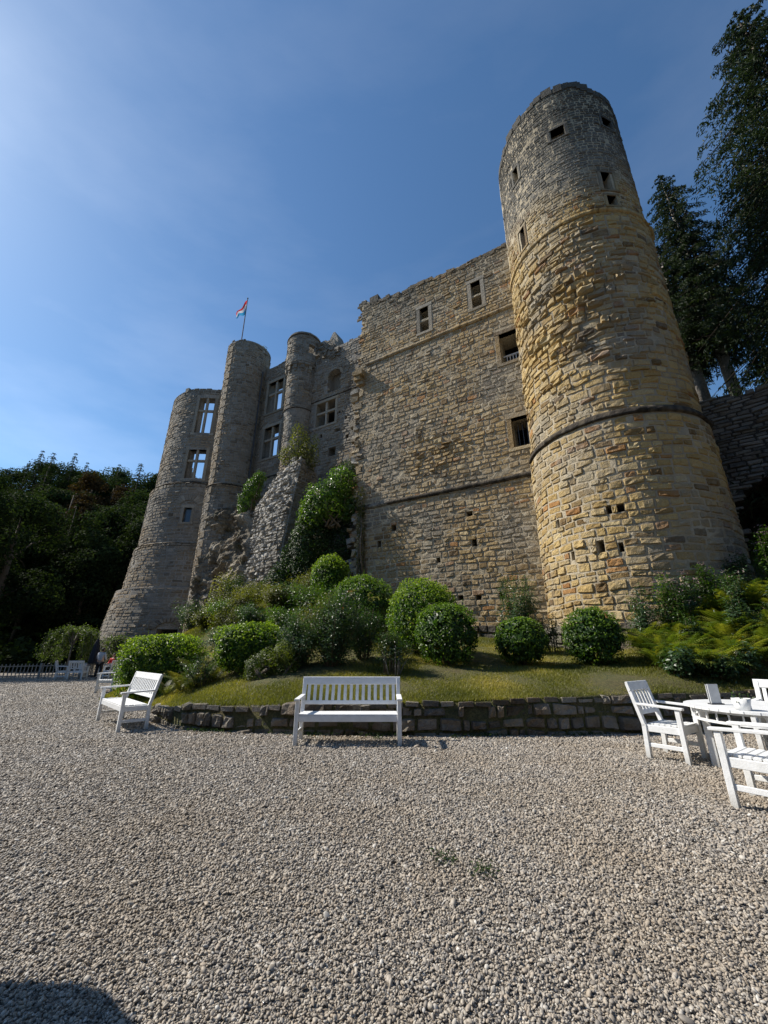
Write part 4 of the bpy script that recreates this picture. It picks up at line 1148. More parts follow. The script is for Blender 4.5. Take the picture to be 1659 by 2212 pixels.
for k in range(32):
    a = 2 * PI * k / 32
    part_beam('spindle', M['paint'], tab, (.713 * math.cos(a), .713 * math.sin(a), .59), (.713 * math.cos(a), .713 * math.sin(a), .675), .016, .02, side=(math.sin(a), -math.cos(a), 0))
for k in range(4):
    a = R(45 + 90 * k + 8)
    part_beam('leg', M['paint'], tab, (.60 * math.cos(a), .60 * math.sin(a), 0), (.60 * math.cos(a), .60 * math.sin(a), .705), .085, .085, side=(math.cos(a), math.sin(a), 0), ch=.006)
for k in range(2):
    a = R(45 + 90 * k + 8); c_, s_ = math.cos(a), math.sin(a)
    part_beam('stretcher', M['paint'], tab, (-.56 * c_, -.56 * s_, .13 + k * .06), (.56 * c_, .56 * s_, .13 + k * .06), .03, .055)
# menu holder and pot on the table
mh = wthing('menu_holder', (4.24, 5.62, .73), label='upright white paper menu holder standing on the round table', cat='menu holder')
g = Geo(); box(g, 4.18, 4.31, 5.60, 5.612, .745, .97); g.build('front_sheet', M['paint2'], mh)
g = Geo(); box(g, 4.18, 4.31, 5.632, 5.642, .745, .965); g.build('rear_sheet', M['paint2'], mh)
g = Geo(); box(g, 4.17, 4.33, 5.585, 5.66, .731, .745); g.build('foot', M['metal'], mh)
pot = wthing('plant_pot', (4.14, 5.08, .73), label='small white crumpled pot with a sprig on the round table', cat='plant pot')
g = Geo(); lathe(g, [(.001, .002), (.075, .002), (.080, .06), (.092, .125), (.086, .125), (.076, .06), (.07, .02), (.001, .02)], (4.14, 5.08, .73), 18)
V = np.concatenate(g.v); V += rr.normal(0, .0025, V.shape); mobj('pot', V, g.faces(), M['paint'], pot, True)
g = Geo(); lathe(g, [(.001, .10), (.078, .10)], (4.14, 5.08, .73), 14); g.build('soil', M['mortar_dark'], pot)
cc_ = np.array([4.14, 5.08, .87]) + rr.normal(0, .045, (26, 3)) * [1, 1, .6]
V, F, tt = leaves(cc_, np.tile([0, 0, 1.], (26, 1)), .05, .4, seed=3); mobj('sprig', V, F, M['ivy'], pot, False, {'tint': tt})
g = Geo(); tube(g, [(4.14, 5.08, .83), (4.10, 5.05, .91), (4.01, 5.04, .97)], .004, 5); g.build('stem', M['twig'], pot)

# white picket fence
M['paint3'] = m_simple('shaded_fence_paint', (.27, .265, .25), .8, .2, 9, .002)  # white paint greyed, the shade on the fence is in this colour
fence = wthing('picket_fence', (-18.5, 24.0, 0), label='low white picket fence in front of the dark wood on the left', cat='fence')
f0 = np.array([-24.0, 16.9]); f1 = np.array([-16.4, 26.8]); fd = f1 - f0; FLn = np.linalg.norm(fd); fd /= FLn
me_p = None
n_p = int(FLn / .16)
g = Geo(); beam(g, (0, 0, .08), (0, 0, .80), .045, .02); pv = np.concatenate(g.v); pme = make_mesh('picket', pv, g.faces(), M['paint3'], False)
for k in range(n_p):
    q = f0 + fd * (k * .16)
    o = obj('picket', pme, fence, (q[0] + 18.5, q[1] - 24.0, random.uniform(-.01, .01))); o.rotation_euler = (0, 0, math.atan2(fd[1], fd[0]))
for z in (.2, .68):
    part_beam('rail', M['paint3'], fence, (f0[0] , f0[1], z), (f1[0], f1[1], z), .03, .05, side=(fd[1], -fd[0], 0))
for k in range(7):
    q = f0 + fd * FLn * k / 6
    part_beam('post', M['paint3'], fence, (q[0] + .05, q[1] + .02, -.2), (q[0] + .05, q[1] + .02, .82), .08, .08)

# closed parasol
pp = wthing('closed_parasol', (-17.3, 25.3, 0), label='closed dark parasol behind the standing person', cat='parasol')
g = Geo(); tube(g, [(-17.3, 25.3, 0), (-17.3, 25.3, 2.2)], .025); g.build('pole', M['metal'], pp)
g = Geo(); n_ = 20
prof = [(.20, .75), (.24, .85), (.22, 1.2), (.16, 1.7), (.08, 2.05), (.02, 2.2)]
v = [(-17.3 + r * (1 + .22 * math.cos(6 * 2 * PI * k / n_)) * math.cos(2 * PI * k / n_), 25.3 + r * (1 + .22 * math.cos(6 * 2 * PI * k / n_)) * math.sin(2 * PI * k / n_), z) for r, z in prof for k in range(n_)]
g.add(v, np.array([[i * n_ + k, i * n_ + (k + 1) % n_, (i + 1) * n_ + (k + 1) % n_, (i + 1) * n_ + k] for i in range(len(prof) - 1) for k in range(n_)]))
g.build('canopy', m_simple('dark_canvas', (.02, .022, .03), .9), pp, smooth=True)
g = Geo(); lathe(g, [(.001, .1), (.26, .1), (.28, 0), (.001, 0)], (-17.3, 25.3, 0), 14); g.build('base', M['metal'], pp)
# small square table at the back
st = wthing('square_table', (-16.0, 24.9, 0), label='small white square table between the two people', cat='table')
g = Geo(); box(g, -16.4, -15.6, 24.5, 25.3, .70, .74); g.build('table_top', M['paint2'], st)
for sx in (-1, 1):
    for sy in (-1, 1): part_beam('leg', M['paint2'], st, (-16 + sx * .34, 24.9 + sy * .34, 0), (-16 + sx * .34, 24.9 + sy * .34, .70), .06, .06)
bxw = wthing('white_box', (-16.9, 24.0, .0), label='small pale waste bin standing by the fence', cat='bin')
g = Geo(); lathe(g, [(.001, 0), (.15, 0), (.18, .78), (.15, .78), (.13, .1), (.001, .1)], (-16.95, 24.05, 0), 14); g.build('bin_body', M['paint2'], bxw, smooth=True)

# people ------------------------------------------------------------
def skin_mesh(name, verts, edges, radii, mat, parent, sub=1):
    me = bpy.data.meshes.new(name); me.from_pydata(verts, edges, []); me.materials.append(mat)
    o = obj(name, me, parent)
    md = o.modifiers.new('skin', 'SKIN'); md.use_smooth_shade = True
    for sv, rd_ in zip(me.skin_vertices[0].data, radii):
        sv.radius = rd_ if hasattr(rd_, '__len__') else (rd_, rd_)
    me.skin_vertices[0].data[0].use_root = True
    if sub: s2 = o.modifiers.new('sub', 'SUBSURF'); s2.levels = sub; s2.render_levels = sub
    return o
SK = m_simple('skin', (.42, .26, .19), .6, .05); HAIR = m_simple('dark_hair', (.035, .028, .022), .7, .2)
SHIRT = m_simple('grey_shirt', (.36, .39, .44), .9, .08); TROU = m_simple('black_trousers', (.016, .016, .02), .9, .1); RED = m_simple('red_top', (.55, .02, .02), .8, .08)
SHOE = m_simple('shoes', (.25, .24, .23), .6)
def head(parent, x, y, z, face):
    g = Geo(); n_, m_ = 14, 10
    v = []
    for i in range(m_ + 1):
        ph_ = PI * i / m_
        for k in range(n_):
            a = 2 * PI * k / n_
            r_ = math.sin(ph_); cx_ = math.cos(a) * r_ * .074; cy_ = math.sin(a) * r_ * .094; cz = math.cos(ph_) * .115
            jaw = 1 - .28 * max(0, -cz / .115)
            v.append((cx_ * jaw, cy_ * jaw + .0, cz))
    f = [[i * n_ + k, i * n_ + (k + 1) % n_, (i + 1) * n_ + (k + 1) % n_, (i + 1) * n_ + k] for i in range(m_) for k in range(n_)]
    v = np.array(v)
    c_, s_ = math.cos(face), math.sin(face); rot = np.array([[c_, -s_, 0], [s_, c_, 0], [0, 0, 1]])
    def w(q): return np.asarray(q) @ rot.T + [x, y, z]
    g.add(w(v), np.array(f)); 
    g.add(w([(0, .09, .02), (-.016, .09, -.025), (.016, .09, -.025), (0, .118, -.022)]), np.array([[0, 1, 3], [0, 3, 2], [1, 2, 3]]))   # nose
    for sx in (-1, 1):
        tube(g, [tuple(w([sx * .072, -.01, -.03])), tuple(w([sx * .084, -.02, .03]))], [.012, .016], 6)
    g.build('head', SK, parent, smooth=True)
    g = Geo(); hv = v * 1.09 + [0, -.012, .012]; hv = np.where((hv[:, 1:2] > .03) & (hv[:, 2:3] < .05), hv * .8, hv); hv[:, 2] = np.maximum(hv[:, 2], -.06)
    g.add(w(hv), np.array(f)); g.build('hair', HAIR, parent, smooth=True)
    g = Geo()
    for sx in (-1, 1):
        e = w([(sx * .03 - .011, .088, .02), (sx * .03 + .011, .088, .02), (sx * .03 + .011, .09, .032), (sx * .03 - .011, .09, .032)]); g.add(e, np.array([[0, 1, 2, 3]]))
    g.add(w([(-.022, .083, -.055), (.022, .083, -.055), (.018, .086, -.048), (-.018, .086, -.048)]), np.array([[0, 1, 2, 3]]))
    g.build('face_features', HAIR, parent)
def hand(parent, p, d, mat=SK):
    """palm and five bent fingers; p wrist, d direction"""
    d = Vector(d).normalized(); s_ = d.cross(Vector((0, 0, 1)));
    if s_.length < .1: s_ = Vector((1, 0, 0))
    s_.normalize(); t_ = d.cross(s_); p = Vector(p)
    g = Geo(); tube(g, [p, p + d * .04, p + d * .09], [.024, .036, .034], 8)
    for k, (o_, L_) in enumerate(((-.03, .055), (-.01, .075), (.01, .07), (.028, .06))):
        a = p + d * .085 + s_ * o_; tube(g, [a, a + d * L_ * .5, a + d * L_ * .85 + t_ * L_ * .4], [.009, .0085, .006], 5)
    a = p + d * .02 + s_ * .03; tube(g, [a, a + s_ * .03 + d * .03, a + s_ * .035 + d * .06], [.011, .010, .007], 5)
    g.build('hand', mat, parent, smooth=True)
P1x, P1y = -16.05, 24.05
p1 = wthing('person', (P1x, P1y, 0), label='standing person in grey long-sleeved shirt and black trousers, seen from behind', cat='person')
def rel(o, pts): return [(o[0] + a, o[1] + b, c) for a, b, c in pts]
body_o = p1
def local(pts, T): return [(a - T[0], b - T[1], c - T[2]) for a, b, c in pts]
# all coordinates local to the person's base
skin_mesh('body', [(0, 0, .86), (-.1, .01, .80), (-.11, .02, .45), (-.12, 0, .09), (.1, .01, .80), (.12, .03, .45), (.13, .0, .09), (0, .01, 1.08), (0, .02, 1.30), (0, .03, 1.40), (-.17, .03, 1.32), (.17, .03, 1.32), (-.22, .06, 1.06), (.22, .07, 1.06), (-.17, .26, .98), (.17, .28, 1.0)],
    [(0, 1), (1, 2), (2, 3), (0, 4), (4, 5), (5, 6), (0, 7), (7, 8), (8, 9), (8, 10), (8, 11), (10, 12), (11, 13), (12, 14), (13, 15)],
    [(.14, .10), .085, .055, .04, .085, .055, .04, (.13, .09), (.15, .1), .05, .055, .055, .042, .042, .03, .03], SK, p1)
skin_mesh('shirt', [(0, 0, .88), (0, .01, 1.08), (0, .02, 1.30), (-.175, .03, 1.33), (.175, .03, 1.33), (-.225, .06, 1.06), (.225, .07, 1.06), (-.18, .22, .99), (.18, .24, 1.0), (0, .03, 1.39)],
    [(0, 1), (1, 2), (2, 3), (2, 4), (3, 5), (4, 6), (5, 7), (6, 8), (2, 9)], [(.17, .12), (.165, .12), (.18, .125), .072, .072, .058, .058, .045, .045, .065], SHIRT, p1)
skin_mesh('trousers', [(0, 0, .90), (-.1, .01, .80), (-.11, .02, .45), (-.12, 0, .07), (.1, .01, .80), (.12, .03, .45), (.13, .0, .07)],
    [(0, 1), (1, 2), (2, 3), (0, 4), (4, 5), (5, 6)], [(.165, .12), .105, .078, .062, .105, .078, .062], TROU, p1)
for sx in (-.12, .13):
    g = Geo(); tube(g, [(P1x + sx, P1y - .07, .045), (P1x + sx, P1y + .03, .05), (P1x + sx, P1y + .17, .035)], [.04, .048, .03], 8); g.build('shoe', SHOE, p1, smooth=True)
head(p1, P1x + .01, P1y + .06, 1.51, R(-10))
hand(p1, (P1x - .17, P1y + .25, .98), (.1, .9, -.1)); hand(p1, (P1x + .17, P1y + .27, 1.0), (-.1, .9, 0))
P2x, P2y = -15.75, 24.75
p2 = wthing('person', (P2x, P2y, 0), label='dark haired person in a red top sitting at the table in the shade', cat='person')
skin_mesh('body', [(0, 0, .55), (-.09, -.12, .53), (-.1, -.42, .50), (-.1, -.42, .08), (.09, -.12, .53), (.1, -.42, .50), (.1, -.42, .08), (0, .02, .78), (0, .0, 1.0), (0, 0, 1.1), (-.16, 0, 1.02), (.16, 0, 1.02), (-.2, -.08, .80), (.2, -.08, .80), (-.12, -.3, .78), (.12, -.3, .78)],
    [(0, 1), (1, 2), (2, 3), (0, 4), (4, 5), (5, 6), (0, 7), (7, 8), (8, 9), (8, 10), (8, 11), (10, 12), (11, 13), (12, 14), (13, 15)],
    [(.14, .11), .08, .055, .04, .08, .055, .04, (.13, .09), (.15, .1), .045, .05, .05, .04, .04, .03, .03], SK, p2)
skin_mesh('red_top', [(0, 0, .56), (0, .02, .78), (0, .0, 1.0), (-.165, 0, 1.03), (.165, 0, 1.03), (-.2, -.08, .80), (.2, -.08, .80), (-.13, -.26, .78), (.13, -.26, .78)],
    [(0, 1), (1, 2), (2, 3), (2, 4), (3, 5), (4, 6), (5, 7), (6, 8)], [(.16, .13), (.15, .115), (.175, .12), .066, .066, .055, .055, .042, .042], RED, p2)
skin_mesh('trousers', [(0, 0, .55), (-.09, -.12, .53), (-.1, -.42, .50), (-.1, -.42, .1), (.09, -.12, .53), (.1, -.42, .50), (.1, -.42, .1)],
    [(0, 1), (1, 2), (2, 3), (0, 4), (4, 5), (5, 6)], [(.155, .12), .1, .072, .055, .1, .072, .055], TROU, p2)
head(p2, P2x, P2y - .03, 1.22, R(150))
hand(p2, (P2x - .12, P2y - .3, .78), (.1, -.9, 0)); hand(p2, (P2x + .12, P2y - .3, .78), (-.1, -.9, 0))
c8 = copy_tree(chair, (-15.75, 24.85, 0), heading(180), None, 'white chair under the seated person in red')

# ================================================================== GARDEN PLANTS
def shell_points(n, r, rad, bottom=-.75, power=.12, box_=0.0):
    """points in the outer shell of an ellipsoid; box_>0 squares it up"""
    d = r.normal(0, 1, (n * 2, 3)); d /= np.linalg.norm(d, axis=1, keepdims=True)
    d = d[d[:, 2] > bottom][:n]
    q = 2.0 / (1 + box_)
    s_ = np.sign(d) * np.abs(d) ** q
    if box_ > 0: d2 = s_ / (np.sum(np.abs(s_) ** (2 + 2 * box_), 1, keepdims=True) ** (1 / (2 + 2 * box_)))
    else: d2 = d
    k = 1 - np.abs(r.normal(0, power, (len(d2), 1))) + .02
    lump = 1 + (.075 * fbm(d2 * 2.3 + r.uniform(0, 20)) + .035 * np.maximum(0, fbm(d2 * 7 + 5)))[:, None]
    return d2 * k * lump * rad, d2

def ball_bush(x, y, rx, rz, n, mat, label, cat='bush', size=.075, name='clipped_bush', zc=None, ry=None, box_=0, seed=1, group=None, trunk=True, rot=0, sink=.25, bottom=-.8):
    r = np.random.default_rng(seed); g0 = gh(x, y); ry = ry or rx
    zc = g0 + rz * (1 - sink) + (.12 if trunk else 0) if zc is None else zc
    o = wthing(name, (x, y, g0), label=label, cat=cat, group=group)
    P, d = shell_points(n, r, np.array([rx, ry, rz]), box_=box_, bottom=bottom)
    c_, s_ = math.cos(rot), math.sin(rot); Rm = np.array([[c_, -s_, 0], [s_, c_, 0], [0, 0, 1]])
    P = P @ Rm.T; d = d @ Rm.T
    V, F, tt = leaves(P + [x, y, zc], d + [0, 0, .35], size, .5, seed=seed)
    # top shoots, their bright tint stands in for sunlit tops
    V2, F2, t2 = leaves(P[d[:, 2] > .35] * 1.03 + [x, y, zc], np.tile([0, 0, .3], ((d[:, 2] > .35).sum(), 1)), size * .8, .45, tint=np.full((d[:, 2] > .35).sum(), .95), seed=seed + 50)
    V = np.concatenate([V, V2]); F = np.concatenate([F, F2 + len(tt)]); tt = np.concatenate([tt, t2])
    sh = r.choice(len(P), 26); sp_ = []                 # stray shoots past the clipped outline
    for q in sh:
        for j in range(5): sp_.append(P[q] * (1.02 + .035 * j) + r.normal(0, .012, 3) + [0, 0, .012 * j])
    V2, F2, t2 = leaves(np.array(sp_) + [x, y, zc], np.tile([0, 0, 1.], (len(sp_), 1)), size * .8, .4, tint=np.full(len(sp_), .85), seed=seed + 70)
    V = np.concatenate([V, V2]); F = np.concatenate([F, F2 + len(tt)]); tt = np.concatenate([tt, t2])
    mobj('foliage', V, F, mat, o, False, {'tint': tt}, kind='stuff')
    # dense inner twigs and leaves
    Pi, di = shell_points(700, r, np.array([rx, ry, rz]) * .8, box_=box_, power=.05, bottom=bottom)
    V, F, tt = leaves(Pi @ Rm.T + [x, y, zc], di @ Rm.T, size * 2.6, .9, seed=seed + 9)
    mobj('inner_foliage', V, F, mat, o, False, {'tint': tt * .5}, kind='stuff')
    g = Geo()
    for k in range(5):
        a = r.uniform(0, 6.28); q = r.uniform(.2, .6)
        tube(g, [(x + .05 * math.cos(a), y + .05 * math.sin(a), g0 - .05), (x + rx * q * .4 * math.cos(a), y + ry * q * .4 * math.sin(a), zc - rz * .4), (x + rx * q * math.cos(a), y + ry * q * math.sin(a), zc)], [.035, .025, .012], 6)
    g.build('stems', M['twig'], o, smooth=True)
    return o
CB = 'clipped laurel balls on the lawn'
ball_bush(5.22, 10.45, .66, .68, 3800, M['laurel'], 'clipped laurel ball furthest right, in front of the tower foot', group=CB, seed=1, box_=.25)
ball_bush(3.52, 10.75, .63, .60, 3400, M['laurel'], 'smallest clipped laurel ball, left of the tower foot, loose at the bottom', group=CB, seed=2, box_=.15)
ball_bush(1.62, 10.75, .76, .80, 4600, M['laurel'], 'dark clipped laurel ball in front of the bright round one', group=CB, seed=3, box_=.25)
ball_bush(1.15, 12.25, 1.06, 1.15, 6500, M['box'], 'largest bright green clipped ball in the middle of the lawn', group=CB, seed=4, size=.08)
ball_bush(-.75, 14.3, 1.05, 1.0, 5600, M['laurel'], 'dark clipped ball against the curtain wall, right of the small leaning one', group=CB, seed=5, box_=.3, size=.085)
ball_bush(-2.2, 16.3, .85, 1.05, 3600, M['box'], 'tall bright clipped ball highest on the slope below the broken corner', group=CB, seed=6, size=.09)
ball_bush(-3.55, 11.15, .82, .62, 5200, M['box'], 'broad flat-topped clipped hedge left of the rose shrubs', 'hedge', group=CB, seed=7, box_=.7, name='clipped_hedge', ry=.7, sink=.1, trunk=False)
ball_bush(-6.75, 13.0, 1.13, .92, 8000, M['box'], 'long clipped laurel hedge at the left end of the garden', 'hedge', group=CB, seed=8, box_=.7, name='clipped_hedge', ry=.9, size=.09, zc=.95, trunk=False)
JUN = True

def stem_shrub(x, y, h, spread, n_stem, n_leaf, mat, label, name='rose_shrub', cat='shrub', size=.06, seed=1, group=None, aspect=.5, z=None, wood='twig', flowers=None, up=1.0, leafstart=.12, lw=.012):
    r = np.random.default_rng(seed); g0 = gh(x, y) if z is None else z
    o = wthing(name, (x, y, g0), label=label, cat=cat, group=group)
    g = Geo(); C_ = []; tips = []
    for k in range(n_stem):
        a = r.uniform(0, 6.28); q = abs(r.normal(.5, .3)) * spread; hh = h * r.uniform(.55, 1.0) * (1 - .25 * q / spread)
        p0 = np.array([x + .12 * math.cos(a), y + .12 * math.sin(a), g0 - .03])
        p3 = np.array([x + q * math.cos(a), y + q * math.sin(a), g0 + hh])
        p1_ = p0 * .65 + p3 * .35 + [0, 0, hh * .12]; p2_ = p0 * .3 + p3 * .7 + [0, 0, hh * .08]
        pts = [p0, p1_, p2_, p3]
        tube(g, pts, [lw, lw * .8, lw * .5, lw * .25], 5)
        tips.append(p3)
        m_ = n_leaf // n_stem
        tpar = r.uniform(leafstart, 1.05, m_)
        pp_ = np.stack([np.interp(tpar, [0, .35, .7, 1.05], [p[i] for p in pts]) for i in range(3)], -1)
        C_.append(pp_ + r.normal(0, .11, (m_, 3)) * (.35 + spread * .8) * [1, 1, .8])
    C_ = np.concatenate(C_)
    g.build('stems', M[wood], o, smooth=True)
    nr = C_ - [x, y, g0 + h * .4]; nr /= np.linalg.norm(nr, axis=1, keepdims=True)
    tn = np.clip(.4 + .35 * fbm(C_ * 2.2), 0, 1)
    V, F, tt = leaves(C_, nr * .6 + [0, 0, up], size, aspect, tint=tn, seed=seed)
    mobj('foliage', V, F, mat, o, False, {'tint': tt}, kind='stuff')
    if flowers:
        fm, fs, fn_ = flowers
        for i in r.choice(len(tips), min(fn_, len(tips)), replace=False):
            q = tips[i]; pp_ = q + r.normal(0, fs * .8, (14, 3)) * [1, 1, .35] + [0, 0, .04]
            V, F, tt = leaves(pp_, np.tile([0, 0, 1.], (14, 1)), fs * .6, .8, seed=int(i) + seed); mobj('flower', V, F, fm, o, False, {'tint': tt})
    return o
PINK = m_leaf('dusty_pink_flowers', (.30, .20, .21), (.42, .30, .31), (.55, .42, .42), .8, .3, .2, (1, 1, 1))
YEL = m_leaf('yellow_flowers', (.7, .45, .02), (.8, .55, .02), (.85, .65, .05), .6, .3, .2, (1, 1, 1)); WHF = m_leaf('white_flowers', (.6, .6, .5), (.7, .7, .62), (.8, .8, .75), .6, .3, .2, (1, 1, 1))
ORG = m_leaf('orange_leaves', (.35, .12, .03), (.45, .16, .05), (.6, .25, .08), .6, .3, .2, (1, 1, 1))
RS = 'loose shrubs behind the bench'
stem_shrub(.12, 9.7, 1.05, .42, 16, 2400, M['rose'], 'small flat-topped shrub on bare forked stems behind the bench', seed=10, name='young_shrub', size=.055, leafstart=.5)
stem_shrub(-1.30, 10.5, 2.1, 1.0, 40, 10500, M['rose'], 'tall loose rose shrub with an orange tip directly behind the bench', seed=21, size=.065, group=RS, flowers=(ORG, .06, 2))
stem_shrub(-2.2, 10.7, 1.5, .85, 28, 6500, M['rose'], 'lower dark rose shrub left of the tall one behind the bench', seed=22, size=.065, group=RS)
stem_shrub(-.55, 11.2, 1.7, .7, 20, 4200, M['rose'], 'rose shrub half in front of the dark clipped ball', seed=23, size=.065, group=RS)
stem_shrub(-2.0, 12.8, 1.6, 1.0, 18, 4200, M['yellowing'], 'yellowing feathery shrub on the slope behind the roses', seed=24, size=.07, group=RS)
stem_shrub(-4.1, 15.6, 1.0, 1.2, 24, 5200, M['yellowing'], 'straw coloured bushy growth below the pale buttress', seed=25, size=.08, group=RS)
stem_shrub(-2.9, 15.0, 1.3, 1.1, 20, 4000, M['bright'], 'light green shrub on the slope below the ivy', seed=26, size=.08, group=RS)
stem_shrub(-6.2, 19.3, .9, 1.1, 20, 2600, M['yellowing'], 'olive brown bramble at the foot of the rock', seed=27, size=.09, group=RS)
stem_shrub(-7.6, 20.8, 2.2, 1.1, 18, 3800, M['ivy'], 'dark bramble climbing the rock beside the stair tower', seed=28, size=.09, group=RS)
for i, (x, y, h, sp, mt, lb) in enumerate([(-5.9, 15.4, 1.1, 1.1, 'yellowing', 'straw coloured shrub on the slope behind the long hedge'), (-4.9, 13.4, 1.0, .9, 'rose', 'dark green shrub between the two clipped hedges, farther up'), (-5.6, 17.6, .8, 1.0, 'yellowing', 'green shrub below the foot of the pale buttress'), (-7.3, 17.0, .8, .9, 'yellowing', 'dry shrub between the long hedge and the stair tower'), (-3.2, 17.2, 1.1, 1.1, 'yellowing', 'yellow-green shrub under the ivy mass'), (-3.2, 13.6, 1.0, .9, 'bright', 'light shrub above the flat-topped hedge'), (-8.6, 18.6, 1.4, 1.1, 'rose', 'dark shrub in front of the stair tower foot'), (-4.6, 14.6, .9, 1.0, 'rose', 'low dark shrub in the middle of the slope'), (-5.5, 16.4, 1.0, 1.0, 'yellowing', 'dry pale shrub high on the slope left of the ivy'), (-6.4, 16.6, .9, 1.0, 'bright', 'fresh green shrub on the slope above the long hedge'), (-3.6, 15.9, .9, 1.0, 'rose', 'dark shrub right below the ivy')]):
    stem_shrub(x, y, h, sp, 18, 3600, M[mt], lb, seed=130 + i, size=.08, group=RS)
stem_shrub(.22, 9.6, .85, .38, 7, 350, M['rose'], 'bare forked sapling with few leaves behind the right end of the bench', name='sapling', seed=29, size=.05, wood='bark_pale', lw=.016, leafstart=.55)
stem_shrub(-4.55, 10.8, .85, .45, 16, 2200, M['rose'], 'low leafy shrub between the fern and the flat-topped hedge', seed=30, size=.05)
stem_shrub(4.25, 12.9, 2.7, .75, 22, 7500, M['rose'], 'slender leafy shrub climbing in the corner between wall and tower', seed=31, size=.07, name='climbing_shrub')
stem_shrub(5.2, 12.9, 1.5, .4, 10, 1500, M['ivy'], 'dry dark vine hanging on the tower foot', seed=32, size=.06, name='vine')
TP = 'tall flowering perennials at the tower foot'
for i, (x, y, h) in enumerate([(6.9, 10.9, 1.8), (7.5, 10.7, 2.1), (8.1, 10.9, 1.7), (8.9, 11.0, 1.5), (9.9, 11.1, 1.8), (10.6, 10.8, 2.2), (11.4, 10.8, 2.2)]):
    stem_shrub(x, y, h, .45, 16, 2100, M['bright'] if i % 2 else M['rose'], ['tall perennial with faded pink flower heads, nearest the last laurel ball', 'tall pink-flowered perennial second from the laurel ball', 'tall pink-flowered perennial third from the laurel ball', 'tall perennial in the middle of the row at the tower foot', 'tall pink-flowered perennial at the right flank of the tower', 'tall perennial with dusty pink heads against the dark arch', 'tall pink-flowered perennial furthest right by the shaded wall'][i],
        name='flowering_perennial', cat='plant', size=.08, seed=40 + i, group=TP, flowers=(PINK, .075, 9), leafstart=.15)
for i, (x, y, h, mt, lb) in enumerate([(8.4, 9.7, 1.1, 'rose', 'dark leafy perennial among the ferns right of the last laurel ball'), (9.6, 9.6, 1.2, 'ivy', 'dark perennial in the middle of the fern bed'), (10.9, 9.9, 1.5, 'bright', 'tall bright stalks rising from the fern bed at the right edge'), (7.3, 9.9, .8, 'ivy', 'low dark weed at the left end of the fern bed'), (9.0, 10.4, 1.5, 'rose', 'leafy perennial between fern bed and tower')]):
    stem_shrub(x, y, h, .5, 14, 1700, M[mt], lb, name='leafy_perennial', cat='plant', size=.08, seed=160 + i, group=TP, flowers=(PINK, .06, 4) if i in (2, 4) else None, leafstart=.1)
# broad leafy plants and yellow / white flowers by the table
stem_shrub(6.15, 8.9, .62, .5, 16, 1600, M['rose'], 'broad-leaved green clump above the wall left of the menu holder', name='leafy_clump', cat='plant', seed=60, size=.09, aspect=.7, leafstart=.2)
stem_shrub(6.9, 8.7, .55, .5, 14, 1400, M['rose'], 'broad-leaved clump with small white flowers behind the table', name='leafy_clump', cat='plant', seed=61, size=.09, aspect=.7, leafstart=.2, flowers=(WHF, .035, 12))
stem_shrub(7.5, 8.8, .7, .4, 12, 900, M['rose'], 'clump with two yellow daisies behind the table', name='leafy_clump', cat='plant', seed=62, size=.08, aspect=.7, leafstart=.2, flowers=(YEL, .05, 3))

# ferns
def fern_mesh(seed, n_fr=13, L=.75):
    r = np.random.default_rng(seed); V = []; F = []; T = []; n0 = 0
    for k in range(n_fr):
        a = 2 * PI * k / n_fr + r.normal(0, .2); el = r.uniform(.9, 1.35); l_ = L * r.uniform(.75, 1.15); t0 = r.uniform(.0, .95)
        m_ = 24; tq = np.linspace(0, 1, m_)
        bend = r.uniform(1.1, 2.0)
        e = el - bend * tq ** 1.3
        st_ = l_ / m_
        rr_ = np.cumsum(np.cos(e)) * st_; zz = np.cumsum(np.sin(e)) * st_
        tw = r.normal(0, .15)
        P = np.stack([rr_ * math.cos(a), rr_ * math.sin(a), zz], -1)
        sdv = np.array([-math.sin(a), math.cos(a), tw])
        wid = l_ * .19 * np.sin(np.clip(tq * 1.05 + .12, 0, 1) * PI) ** .7
        for i in range(1, m_ - 1):
            fw_ = (P[i + 1] - P[i]); 
            for sg in (-1, 1):
                b0 = P[i]; b1 = P[i] + fw_ * .6; tip = P[i] + sdv * sg * wid[i] + fw_ * 1.2 - np.array([0, 0, wid[i] * .25])
                V += [b0, b1, tip]; F.append([n0, n0 + 1, n0 + 2]); T += [t0 + tq[i] * .15] * 3; n0 += 3
        # rachis
        for i in range(0, m_ - 1, 3):
            j = min(i + 3, m_ - 1); V += [P[i] - sdv * .004, P[i] + sdv * .004, P[j]]; F.append([n0, n0 + 1, n0 + 2]); T += [t0] * 3; n0 += 3
    return make_mesh('fronds', np.array(V), np.array(F), M['fern'], False, {'tint': np.clip(np.array(T), 0, 1)})
FM = [fern_mesh(s_) for s_ in (1, 2, 3, 4)]
FMD = [m_.copy() for m_ in FM[:2]]
for m_ in FMD: m_.materials.clear(); m_.materials.append(M['ferndark'])
fern_spots = []
rf_ = np.random.default_rng(77)
for k in range(170):
    x = rf_.uniform(6.1, 13.5); y = rf_.uniform(8.8, 11.2)
    if x < 6.6 and y > 9.8: continue
    fern_spots.append((x, y, rf_.uniform(.8, 1.45)))
for k, (x, y, sc) in enumerate(fern_spots):
    g_ = gh(x, y)
    o = empty('fern', (x, y, g_), rf_.uniform(0, 6.28), label='yellow-green fern in the dense bed between the tower foot and the table', cat='fern', group='ferns in the bed at the tower foot')
    obj('fronds', FM[k % 4], o, kind='stuff'); o.scale = (sc,) * 3
